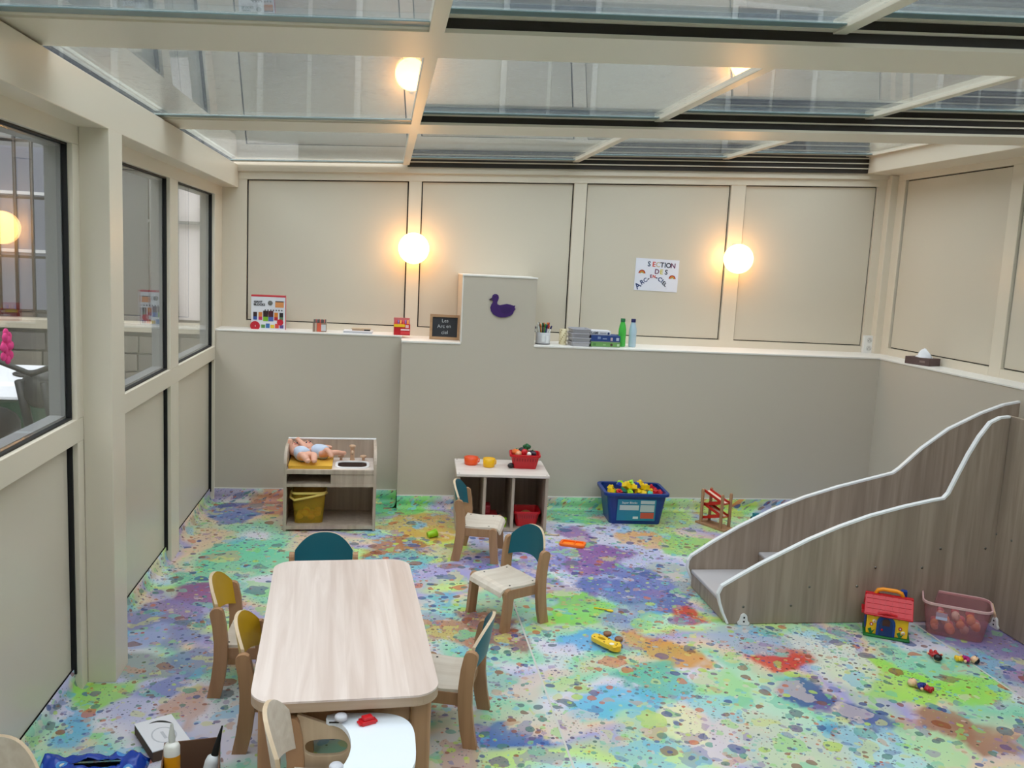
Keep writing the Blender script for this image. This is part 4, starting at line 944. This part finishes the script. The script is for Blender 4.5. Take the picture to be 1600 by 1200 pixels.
# ---- pink basket of toy food
pb = thing('storage_basket', 'translucent pink basket of toy food in the corner by the staircase', 'basket', (3.905, 3.775, 0), R(-32))
M_pk = translucent('pink_translucent', (222,166,172), .22); M_pkr = mat('pink_basket_rim', (216,174,172), .4)
tapered_basket(pb, .25, .165, .30, .205, .165, M_pk, .04, .004); rim(pb, .30, .205, .165, M_pkr, .046, .005, .011)
MB().tube([(.155,-.06,.16),(.165,-.03,.13),(.166,.0,.126),(.165,.03,.13),(.155,.06,.16)], .007, 8).build('handle', mat('peach_handle', (226,186,150), .4), pb)
bx('paper_label', (-.09,-.04), (-.0945,-.093), (.085,.12), mat('pale_label', (190,196,220), .5), pb)
random.seed(4)
FC = [('peach',(240,160,96)),('pink',(222,112,124)),('cream',(236,214,190)),('rose',(204,84,96)),('orange',(244,150,60))]
for k in range(26):
    cn, col = FC[k % 5]; px = -.088+.176*((k*5) % 9)/8; py = -.048+.096*((k*3) % 5)/4; pz = .03+.03*((k*7) % 3)+.004*random.random()
    r_ = .017+.008*random.random(); a = R(-32)
    o = MB().ball((0,0,0), r_, 10, 0, (1, .75+.5*random.random(), .8)).lathe([(.004,0),(.003,.006)], 6, (0,0,r_*.75)).build('toy_food', mat('food_'+cn, col, .35))
    o.location = (3.905+px*math.cos(a)-py*math.sin(a), 3.775+px*math.sin(a)+py*math.cos(a), pz); o.rotation_euler = (random.random()*3, random.random()*3, 0)
    tag(o, '%s coloured toy food inside the translucent pink basket' % cn, 'toy food', '%s toy food in the pink basket' % cn)

# ---- three little figures lying on the floor
def figure(label, loc, rz_, c_body, c_legs, c_hair, c_skin=(238,190,150), face_up=True, arms=None):
    t = thing('toy_figure', label, 'toy figure', loc, rz_, 'toy figures on the floor')
    mb_, ml, mh, ms = mat('fig_%d_%d_%d' % c_body, c_body, .3), mat('fig_%d_%d_%d' % c_legs, c_legs, .3), mat('fig_%d_%d_%d' % c_hair, c_hair, .3), mat('fig_%d_%d_%d' % c_skin, c_skin, .35)
    nodes = [(-.012,0,.018,.015),(.008,0,.018,.014),(.02,0,.018,.007),(.004,.02,.018,.006),(-.008,.028,.018,.0055),(.004,-.02,.018,.006),(-.008,-.028,.018,.0055)]
    skin_mesh('body', nodes, [(0,1),(1,2),(1,3),(3,4),(1,5),(5,6)], [mb_], t)
    for s in (-1,1):
        MB().tube([(-.014,s*.008,.017),(-.036,s*.009,.014)], [.0095,.008], 10).build('leg', ml, t); MB().ball((-.038,s*.0095,.015), .0095, 10, 0, (.9,.9,1.2)).build('shoe', ml, t)
        MB().ball((-.0095,s*.029,.018), .0065, 8).build('hand', ms, t)
    MB().ball((.038,0,.0195), .0175, 16).build('head', ms, t)
    MB().ball((.0425,0,.0165 if face_up else .023), .0185, 16, 0, (.9,1.02,.86)).build('hair', mh, t)
    zf = .0365 if face_up else .003
    for s in (-1,1): MB().ball((.041,s*.006,zf), .0022, 6).build('eye', M_black, t)
    return t
figure('toy figure in red with round black head, nearest the pink basket', (3.625, 3.50, 0), R(-110), (176,22,30), (190,30,36), (22,20,24), face_up=False)
figure('toy figure with black hair and magenta top lying beside the red one', (3.745, 3.455, 0), R(-20), (176,24,110), (240,190,40), (24,20,26))
figure('toy figure in blue jacket and red trousers lying alone, closest to the camera', (3.375, 3.215, 0), R(128), (30,44,130), (170,20,34), (226,190,160))

# ================================================================= LOWER LEFT CORNER
wbx = thing('flat_white_box', 'flat white cardboard box with printed dark arc leaning on the carton', 'box', (.382, 2.972, .0), R(-60))
bx('box_body', (-.105,.105), (-.062,.062), (0,.036), mat('brown_box_side', (92,72,60), .8), wbx)
bx('box_lid', (-.106,.106), (-.063,.063), (.036,.039), mat('white_card', (232,230,236), .6), wbx)
def arc(rx, ry, a0, a1, wd, z, m, name, n=20, c=(0,0)):
    o = [(c[0]+(rx)*math.cos(a0+(a1-a0)*k/n), c[1]+ry*math.sin(a0+(a1-a0)*k/n)) for k in range(n+1)]; i_ = [(c[0]+(rx-wd*math.sin(PI*k/n))*math.cos(a0+(a1-a0)*k/n), c[1]+(ry-wd*math.sin(PI*k/n))*math.sin(a0+(a1-a0)*k/n)) for k in range(n+1)]
    MB().prism(o+i_[::-1], z, z+.0006, 'xy').build(name, m, wbx)
arc(.075,.05, R(110), R(205), .012, .039, M_black, 'printed_arc', c=(-.01,.0))
mb = MB(); ring_prism(mb, [(.02+.055*math.cos(2*PI*k/24), .04*math.sin(2*PI*k/24)) for k in range(24)], [(.02+.05*math.cos(2*PI*k/24), .035*math.sin(2*PI*k/24)) for k in range(24)], .039, .0395); mb.build('printed_ring', mat('grey_print', (196,196,204), .6), wbx)
bx('printed_mark', (-.005,.045), (-.006,.004), (.039,.0394), mat('grey_print', (196,196,204), .6), wbx)
ct = thing('cardboard_carton', 'open brown cardboard carton holding tubes at the lower left', 'box', (.545, 2.64, 0), R(9))
M_cb = lacquer('brown_cardboard', (120,88,68), .85, mott=.08)
for n_, x, y in (('side',(-.085,-.081),(-.12,.12)),('side',(.081,.085),(-.12,.12)),('end',(-.085,.085),(.116,.12)),('end',(-.085,.085),(-.12,-.116))): bx('carton_'+n_, x, y, (0,.13), M_cb, ct)
bx('carton_bottom', (-.081,.081), (-.116,.116), (0,.004), M_cb, ct)
tu = thing('sealant_cartridge', 'orange and white sealant cartridge with clear nozzle leaning in the carton', 'cartridge', (.49, 2.64, .006), rx=R(-8), ry=R(-2)); tu.scale = (1,1,1.07)
M_wp = mat('white_plastic', (236,234,228), .35)
MB().lathe([(.024,0),(.024,.03)], 20).build('green_band', mat('green_print', (40,150,110), .4), tu)
MB().lathe([(.0242,.03),(.0242,.125)], 20).build('orange_band', mat('orange_print', (232,156,20), .4), tu)
MB().lathe([(.0244,.066),(.0244,.086)], 20, caps=False).build('white_band', M_wp, tu)
MB().lathe([(.024,.125),(.024,.15),(.02,.158),(.008,.162)], 20).build('shoulder', M_wp, tu)
MB().lathe([(.009,.16),(.011,.175),(.004,.215)], 12).build('nozzle', mat('clear_nozzle', (205,205,200), .2), tu)
tu2 = thing('sealant_bottle', 'white bottle with long black pointed nozzle in the carton', 'bottle', (.582, 2.665, .006), rx=R(-6), ry=R(13)); tu2.scale = (1,1,1.16)
MB().lathe([(.023,0),(.024,.01),(.024,.085),(.02,.098),(.01,.104)], 20).build('bottle_body', mat('pale_bottle', (226,230,234), .35), tu2)
MB().lathe([(.0243,.05),(.0243,.056)], 20, caps=False).build('printed_band', M_black, tu2)
MB().lathe([(.011,.102),(.01,.125),(.0025,.185)], 12).build('nozzle', M_black, tu2)
bgx = thing('plastic_bag', 'shiny crumpled blue plastic bag with a cut-out handle on the floor', 'bag', (.205, 2.785, 0), R(2)); bgx.scale = (.9,.9,1)
def bag_mat():
    m = mat('shiny_blue_film', (20,66,170), .22); nt = m.node_tree; b = nt.nodes['Principled BSDF']
    tc = N(nt, 'ShaderNodeTexCoord'); vo = N(nt, 'ShaderNodeTexVoronoi'); vo.inputs['Scale'].default_value = 17; nt.links.new(tc.outputs['Object'], vo.inputs['Vector'])
    a = mth(nt, 'LESS_THAN', vo.outputs['Distance'], .34); b2 = mth(nt, 'LESS_THAN', vo.outputs['Distance'], .16)
    c = mixc(nt, a, lin((20,62,165)), lin((70,140,210))); nt.links.new(mixc(nt, b2, c, lin((225,230,220))), b.inputs['Base Color'])
    return m
mb = MB(); nx, ny = 44, 26; vs = []
for j in range(ny+1):
    for i in range(nx+1):
        x = -.185+.37*i/nx; y = -.16+.25*j/ny
        z = .03+.022*noise.noise(Vector((x*14, y*14, 1)))+.012*noise.noise(Vector((x*34, y*34, 5)))+.02*math.exp(-((y-.03)/.06)**2)
        e = min(1, min(i, nx-i)/3, min(j, ny-j)/3); vs.append((x+.006*noise.noise(Vector((x*20,y*20,9))), y, max(.003, z*e)))
fs = []
for j in range(ny):
    for i in range(nx):
        cx, cy = -.185+.37*(i+.5)/nx, -.16+.25*(j+.5)/ny
        if ((cx-.02)/.085)**2+((cy-.0)/.02)**2 < 1: continue
        a = j*(nx+1)+i; fs.append((a, a+1, a+nx+2, a+nx+1))
mb.add(vs, fs, 0, True); o = mb.build('film', bag_mat(), bgx); o.modifiers.new('thick', 'SOLIDIFY').thickness = .0015
MB().prism(rrect(-.17,.17,-.15,.075,.02,3), .0, .003, 'xy').build('inner_film', mat('dark_bag_inside', (50,50,60), .5), bgx)

# ================================================================= ON THE LEDGE
ZL, ZR = 1.163, 1.142
def printed_box(name, label, cat, loc, w, d, h, m, rz_=0, group=None):
    t = thing(name, label, cat, loc, rz_, group); bx('carton', (-w/2,w/2), (-d/2,d/2), (0,h), m, t, .001); return t
def patch(t, x0, x1, z0, z1, y, col, name='printed_patch'): return bx(name, (x0,x1), (y-.0008,y+.0005), (z0,z1), mat('print_%d_%d_%d' % tuple(col), col, .5), t)
def disc(t, x, z, r, y, col, name='printed_disc'): return MB().lathe([(r,0),(r,.001)], 18, (x,y,z), 0, True, Matrix.Rotation(PI/2, 4, 'X')).build(name, mat('print_%d_%d_%d' % tuple(col), col, .5), t)
bb = printed_box('toy_box', 'white and red toy blocks box at the left end of the ledge', 'box', (.325, 6.14, ZL), .222, .06, .226, mat('box_white', (226,226,232), .5), R(2))
bx('red_lid', (-.1115,.1115), (-.0305,.0305), (.218,.229), mat('print_200_60_70', (200,60,70), .5), bb); bx('red_side', (.1105,.1118), (-.03,.03), (.0,.22), mat('print_200_60_70', (200,60,70), .5), bb)
yb_ = -.031
patch(bb, .045,.1,.15,.185,yb_,(226,150,90)); patch(bb, .045,.1,.186,.192,yb_,(90,60,50)); disc(bb, .012,.178,.016,yb_,(110,110,104))
text('lettering', 'GIANT', .018, mat('ink_dark', (40,44,56), .6), bb, facing(-.066, yb_-.001, .183), bold=.0006); text('lettering', 'BLOCKS', .02, mat('ink_dark', (40,44,56), .6), bb, facing(-.058, yb_-.001, .165), bold=.0006)
for k, (c1, c2) in enumerate([((60,40,40),(50,80,150)),((220,130,50),(190,40,90)),((50,30,30),(120,180,40)),((80,30,40),(80,100,170)),((220,130,40),(180,40,50)),((40,30,36),(90,120,80))]):
    x = -.085+k*.034; s = 1.35 if k in (2,3) else 1
    patch(bb, x-.012*s, x+.012*s, .085, .085+.03*s, yb_, c1); patch(bb, x-.012*s, x+.012*s, .085-.022*s, .085, yb_-.0003, c2)
for k in range(7): disc(bb, -.02+k*.018, .13, .005, yb_, (96,96,100))
disc(bb, .078,.05,.021,yb_-.0006,(196,30,50)); disc(bb, -.085,.022,.032,yb_-.0006,(186,24,44)); text('lettering', '6', .016, mat('label_white', (235,240,240), .5), bb, facing(-.083, yb_-.0025, .022))
for k, c in enumerate([(90,140,70),(60,110,170),(226,190,50),(210,70,60),(100,80,140)]): patch(bb, -.045+k*.03, -.02+k*.03, .01, .032+.008*(k % 2), yb_-.0002, c)
# pencil pots
def pencil(name, col, loc, tilt, rz_, label, group, L=.1, r=.0036, tip=None):
    t = thing(name, label, 'pencil' if name == 'pencil' else 'pen', loc, rz_, group); t.rotation_euler = (tilt, 0, rz_)
    MB().tube([(0,0,0),(0,0,L)], r, 6).build('shaft', mat('pen_%d_%d_%d' % col, col, .4), t)
    if tip: MB().tube([(0,0,L),(0,0,L+.024)], [r*1.15, r*.95], 6).build('cap', mat('pen_%d_%d_%d' % tip, tip, .4), t)
    return t
pp = thing('pencil_box', 'small open printed box of dark pencils on the left part of the ledge', 'pencil box', (.667, 6.10, ZL))
for x, y in (((-.044,.044),(-.035,-.032)),((-.044,.044),(.032,.035)),((-.044,-.041),(-.032,.032)),((.041,.044),(-.032,.032))): bx('wall', x, y, (0,.062), mat('print_150_128_112', (150,128,112), .5), pp)
bx('bottom', (-.041,.041), (-.032,.032), (0,.003), mat('print_150_128_112', (150,128,112), .5), pp)
patch(pp, -.016,.012,0.002,.06,-.0358,(216,96,70)); patch(pp, .012,.043,.008,.05,-.0362,(206,206,210)); patch(pp, -.026,-.02,.002,.06,-.0358,(220,200,180))
for k in range(12): pencil('pencil', [(34,32,38),(60,40,44),(190,70,60),(40,40,60)][k % 4], (.63+.0068*k, 6.09+.01*(k % 3), ZL+.004), -.05, 0, '%s pencil standing in the printed box' % ['black','brown','red','navy'][k % 4], '%s pencils in the printed box' % ['black','brown','red','navy'][k % 4], .078)
nb = thing('notebook', 'white notebook lying flat on the ledge', 'notebook', (.925, 6.10, ZL), R(-3))
bx('pages', (-.095,.095), (-.055,.055), (.002,.014), mat('paper_grey', (200,200,206), .7), nb); bx('cover', (-.097,.097), (-.057,.057), (.014,.017), mat('white_card', (232,230,236), .6), nb); bx('cover', (-.097,.097), (-.057,.057), (0,.002), mat('white_card', (232,230,236), .6), nb)
er = thing('chalk_duster', 'tan and black wooden duster lying on the notebook', 'duster', (.945, 6.09, ZL+.017), R(-3))
bx('handle', (-.065,.065), (-.02,.02), (.01,.018), W_light, er, .002); bx('felt', (-.06,.02), (-.018,.018), (0,.01), mat('tan_felt', (180,150,124), .9), er); bx('felt_end', (.02,.06), (-.018,.018), (0,.01), M_black, er)
cb_ = thing('crayon_box', 'red crayon box with yellow band at the step of the ledge', 'box', (1.218, 6.075, ZL), R(3))
M_cr = mat('print_190_24_34', (190,24,34), .45)
bx('carton', (-.054,.054), (-.03,.03), (0,.075), M_cr, cb_); bx('raised_back', (-.054,.054), (.02,.03), (.075,.115), mat('print_214_120_120', (214,120,120), .5), cb_)
patch(cb_, -.056,.018,.055,.075,-.0308,(240,196,30)); patch(cb_, -.01,.05,.032,.042,-.0308,(240,210,210)); patch(cb_, .022,.044,.05,.07,-.0308,(236,190,190)); patch(cb_, -.01,.052,.008,.026,-.0306,(214,60,64))
for k in range(6): pencil('pencil', [(214,60,60),(120,100,180),(236,170,60)][k % 3], (1.178+.016*k, 6.083, ZL+.03), 0, 0, '%s crayon standing in the red crayon box' % ['red','violet','orange'][k % 3], '%s crayons in the red box' % ['red','violet','orange'][k % 3], .07, .005)
# chalkboard
cbd = thing('chalkboard', 'small framed chalkboard with chalk writing leaning on the ledge', 'chalkboard', (1.507, 6.02, ZR+.004), R(-6), rx=R(-9))
W_fr = wood('chalkboard_frame_wood', (176,140,104), (146,110,78), axis=0)
bx('slate', (-.09,.09), (-.004,.002), (.012,.158), mat('slate_black', (34,36,42), .7), cbd)
for x, z in (((-.103,.103),(0,.018)),((-.103,.103),(.152,.17)),((-.103,-.085),(.018,.152)),((.085,.103),(.018,.152))): bx('frame', x, (-.009,.005), z, W_fr, cbd, .001)
M_chalk = mat('chalk', (176,180,184), .9)
for s_, x, z in (('Les', .0, .128), ('Arc en', -.005, .09), ('ciel', .0, .048)): text('chalk_writing', s_, .034, M_chalk, cbd, facing(x, -.0046, z, .04), .0004)
# duck
dk = thing('felt_duck', 'purple felt duck stuck on the wall column', 'duck cut-out', (0, 5.871, 0))
DP = [(1.783,1.437),(1.795,1.446),(1.803,1.452),(1.806,1.466),(1.817,1.476),(1.833,1.477),(1.845,1.468),(1.849,1.452),(1.845,1.436),(1.838,1.420),(1.842,1.408),(1.858,1.404),(1.878,1.408),(1.905,1.414),(1.93,1.41),(1.952,1.404),(1.962,1.407),(1.958,1.39),(1.966,1.382),(1.954,1.368),(1.948,1.35),(1.93,1.334),(1.9,1.324),(1.868,1.322),(1.838,1.328),(1.815,1.342),(1.8,1.362),(1.794,1.386),(1.802,1.408),(1.812,1.424),(1.806,1.434),(1.797,1.433)]
MB().prism(DP, -.006, 0, 'xz').build('duck_shape', lacquer('purple_felt', (66,34,104), .85, bump=.5), dk, .002)
MB().prism([(1.783,1.437),(1.795,1.446),(1.803,1.45),(1.806,1.436),(1.797,1.433)], -.0075, -.006, 'xz').build('beak', mat('dark_beak', (60,44,60), .7), dk)
MB().ball((1.822,-.007,1.459), .004, 8).build('eye', M_black, dk)
MB().prism([(1.86,1.39),(1.9,1.395),(1.94,1.388),(1.93,1.36),(1.9,1.345),(1.87,1.355)], -.008, -.006, 'xz').build('wing', lacquer('purple_felt_wing', (58,30,94), .85, bump=.5), dk)
# marker pot
mp_ = thing('marker_pot', 'white pot of coloured markers right of the duck column', 'pot', (2.185, 6.0, ZR))
M_tin = mat('print_200_200_204', (200,200,204), .4)
MB().lathe([(.05,.004),(.05,.082),(.047,.082),(.047,.008),(.0001,.008)], 24).build('tin', M_tin, mp_); MB().lathe([(.0515,0),(.0515,.006)], 24).build('base_ring', M_track, mp_)
for a0, z0, z1 in ((-1.9,.02,.07),(-1.3,.012,.06)): MB().prism([(.0506*math.cos(a0+.1*k), .0506*math.sin(a0+.1*k)) for k in range(5)]+[(.0512*math.cos(a0+.1*k), .0512*math.sin(a0+.1*k)) for k in range(4,-1,-1)], z0, z1, 'xy').build('label', mat('print_226_228_230', (226,228,230), .5), mp_)
mk = [('green',(40,140,60)),('navy',(30,34,90)),('red',(190,40,36)),('orange',(220,130,40)),('purple',(70,40,90)),('white',(225,225,220)),('black',(30,30,34))]
for k in range(20):
    a = 2*PI*k/20*2.4; rr = .012+.026*((k*5) % 7)/6; cn, c = mk[k % 7]
    pencil('marker_pen', (226,226,222) if k % 4 == 0 else c, (2.185+rr*.6*math.cos(a), 6.0+rr*.6*math.sin(a), ZR+.01), .22*math.sin(a)*-1*(rr/.038)*.8, 0, '%s capped marker in the white pot' % cn, '%s markers in the white pot' % cn, .1+.018*((k*3) % 4)/3, .0056, c).rotation_euler = (-.2*math.sin(a)*rr/.038, .34*math.cos(a)*rr/.038, 0)
# patterned tube
pt = thing('patterned_tube', 'cream patterned cardboard tube on the ledge beside the grey trays', 'tube', (2.33, 6.02, ZR))
MB().lathe([(.027,0),(.027,.108),(.0245,.108),(.0245,.01),(.0001,.01)], 20).build('tube', mat('print_222_208_170', (222,208,170), .6), pt)
for k in range(14):
    a = -PI/2-1.2+2.4*((k*5) % 9)/8; MB().lathe([(.0045,0),(.0045,.001)], 6, (.0268*math.cos(a), .0268*math.sin(a), .012+.0068*k), 0, True, Matrix.Rotation(a, 4, 'Z') @ Matrix.Rotation(PI/2, 4, 'Y')).build('dot', mat('print_170_150_100', (170,150,100), .6), pt)
# clear trays, stacked
for k in range(4):
    t = thing('plastic_tray', 'grey translucent tray on the ledge, %s of the stack of four' % ['bottom','second from bottom','third from bottom','top'][k], 'tray', (2.435+.003*(k % 2), 5.99, ZR+.030*k), R(2-k), 'stack of grey trays')
    tapered_basket(t, .118, .15, .132, .165, .028, translucent('grey_film', (196,194,200), .75), .012, .002); rim(t, .132, .165, .0285, mat('grey_tray_rim', (178,176,184), .35), .012, .003, .004)
    MB().prism(rrect(-.05,.05,-.065,.065,.01,3), .004, .018, 'xy').build('contents', mat('print_150_148_160', (150,148,160), .6), t)
# game boxes
def game(label, x, z, w, h, d, m, rz_):
    t = thing('game_box', label, 'box', (x, 5.99, z), rz_, 'game boxes on the ledge'); bx('lid', (-w/2,w/2), (-d/2,d/2), (.004,h), m, t, .001); bx('tray', (-w/2+.003,w/2-.003), (-d/2+.003,d/2-.003), (0,.006), mat('paper_grey', (200,200,206), .7), t); return t
g1 = game('green game box at the bottom of the small pile', 2.612, ZR, .205, .036, .16, mat('print_112_160_92', (112,160,92), .5), R(-1))
disc(g1, .04,.018,.009,-.0806,(70,50,40)); patch(g1, -.09,-.07,.01,.028,-.0803,(80,130,70)); patch(g1, .08,.095,.01,.026,-.0803,(190,214,180)); patch(g1, -.02,.0,.014,.022,-.0803,(150,190,130))
g2 = game('dark blue game box in the middle of the small pile', 2.61, ZR+.0365, .205, .044, .16, mat('print_36_66_130', (36,66,130), .5), R(-2))
patch(g2, .075,.094,.012,.032,-.0803,(190,200,216)); patch(g2, .035,.05,.01,.032,-.0803,(206,180,180)); patch(g2, -.055,-.035,.02,.036,-.0803,(130,150,190)); patch(g2, -.02,.01,.02,.025,-.0803,(170,184,210))
g3 = game('white game box on top of the small pile', 2.578, ZR+.081, .14, .03, .13, mat('print_222_222_228', (222,222,228), .5), R(-4))
text('lettering', 'LAMI', .022, mat('ink_dark', (40,44,56), .6), g3, facing(-.04, -.066, .015), bold=.0006); patch(g3, -.005,.04,.012,.018,-.0655,(150,152,160)); disc(g3, .055,.014,.008,-.0656,(30,50,100))
# bottles
def bottle(label, x, col, capc, trans):
    t = thing('bottle', label, 'bottle', (x, 6.02, ZR), 0, 'bottles on the ledge')
    MB().lathe([(.022,0),(.0265,.006),(.0265,.09),(.027,.095),(.0265,.12),(.021,.15),(.015,.17),(.0145,.178)], 22).build('bottle_body', mat('bottle_%d_%d_%d' % col, col, .25), t)
    MB().lathe([(.0165,.174),(.0165,.196),(.015,.198)], 18).build('cap', mat('cap_%d_%d_%d' % capc, capc, .35), t)
bottle('green bottle with dark green cap on the ledge', 2.752, (76,190,74), (24,110,60), 0)
bottle('pale blue bottle with navy cap on the ledge', 2.828, (180,204,218), (28,30,90), 0)
# double socket
so = thing('wall_socket', 'white double wall socket in the back right corner', 'socket', (4.733, 6.24, 1.207))
bx('plate', (-.042,.042), (-.018,.012), (-.066,.066), mat('socket_white', (236,236,234), .35), so, .004)
for z in (-.031,.031):
    rg = MB().lathe([(.021,0),(.021,.002)], 18, (0.002,-.018,z), 0, True, Matrix.Rotation(PI/2, 4, 'X')).build('outlet', mat('socket_inner', (214,214,212), .4), so)
    for dx, dz in ((-.008,-.004),(.012,-.004),(.002,.009)): MB().lathe([(.003,.002),(.003,.003)], 8, (dx,-.018,z+dz), 0, True, Matrix.Rotation(PI/2, 4, 'X')).build('pin_hole', M_black, rg)
# tissue box
ti = thing('tissue_box', 'flat dark brown tissue box with white tissue on the right ledge', 'tissue box', (4.715, 5.505, 1.14), R(-70))
bx('carton', (-.095,.095), (-.055,.055), (0,.05), mat('print_92_72_70', (92,72,70), .6), ti, .001)
patch(ti, .02,.06,.018,.032,-.0554,(128,108,104))
mb = MB(); vs = []
for j in range(7):
    for i in range(13):
        a = 2*PI*i/13; h = j/6; r_ = .035*(1-h)**.7*(1+.35*math.sin(3*a+h*3))+.003; vs.append((r_*1.5*math.cos(a)+.012*h, r_*.7*math.sin(a), .05+h*.055*(1+.15*math.sin(2*a))))
mb.add(vs, [(j*13+i, j*13+(i+1) % 13, (j+1)*13+(i+1) % 13, (j+1)*13+i) for j in range(6) for i in range(13)]+[tuple(range(78,91))], 0, True); mb.build('tissue', mat('tissue_white', (240,242,248), .8), ti)
# handwritten paper
pa = thing('paper_sign', 'white paper reading SECTION DES ARC-EN-CIEL taped to the panel', 'paper', (3.049, 6.2685, 1.649), 0); pa.rotation_euler = (0, R(.8), 0)
bx('sheet', (-.163,.163), (-.0015,0), (-.116,.116), mat('paper_white', (226,228,240), .7), pa)
LC = dict(k=(34,40,60), r=(206,70,50), t=(196,180,150), n=(30,60,90), p=(110,50,90), y=(206,190,70), b=(40,60,110))
def lt(ch, x, z, s, c, rot=0): text('letter', ch, s, mat('ink_%s' % c, LC[c], .6), pa, facing(x, -.0019, z, rot), .0003, .0012)
for ch, x, c in zip('SECTION', (-.063,-.027,.004,.035,.058,.083,.118), 'nrtknkp'): lt(ch, x, .076-.08*(x+.06)*.25, .05, c, -.04)
for ch, x, c in zip('DES', (.0,.034,.07), 'pyk'): lt(ch, x, .024-.01*x, .048, c, -.04)
for ch, x, z, s, c, r_ in (('A',-.135,-.085,.06,'b',.75),('R',-.105,-.058,.045,'b',.6),('C',-.082,-.042,.04,'b',.5),('-',-.062,-.028,.05,'k',.5),('E',-.042,-.012,.032,'p',.1),('N',-.019,-.012,.03,'r',-.05),('-',.002,-.016,.05,'k',-.4),('C',.026,-.03,.042,'b',-.5),('I',.044,-.042,.042,'b',-.55),('E',.056,-.054,.038,'k',-.6),('L',.07,-.066,.036,'k',-.6)): lt(ch, x, z, s, c, r_)
for cx, cz in ((-.112,.007),(.118,-.02)):
    rb = empty('rainbow', (cx, -.0017, cz)); rb.parent = pa
    for r_, c in ((.026,(150,40,34)),(.021,(214,90,40)),(.016,(226,170,70)),(.011,(90,120,60)),(.006,(240,236,225))):
        o_ = [(r_*math.cos(PI*k/14), r_*1.0*math.sin(PI*k/14)) for k in range(15)]; i2 = [((r_-.0055)*math.cos(PI*k/14), (r_-.0055)*math.sin(PI*k/14)) for k in range(15)]
        MB().prism(o_+i2[::-1], -.0005, 0, 'xz').build('rainbow_band', mat('print_%d_%d_%d' % c, c, .6), rb)
# pink paper flower on the near window
pf = thing('paper_flower', 'pink paper pompom stuck to the near left window', 'paper flower', (-.022, 2.80, 1.375))
g = MB(); random.seed(9)
for k in range(16): a = 2*PI*k/16; g.ball((.008+.006*random.random(), .028*math.cos(a)*(1-.5*(k % 2)), .04*math.sin(a)*(1-.5*(k % 2))), .014, 8, 0, (.5,1,1))
g.build('petals', mat('pink_tissue', (232,70,140), .8), pf); MB().ball((.016,0,0), .012, 8).build('pompom_centre', mat('pink_tissue', (232,70,140), .8), pf)
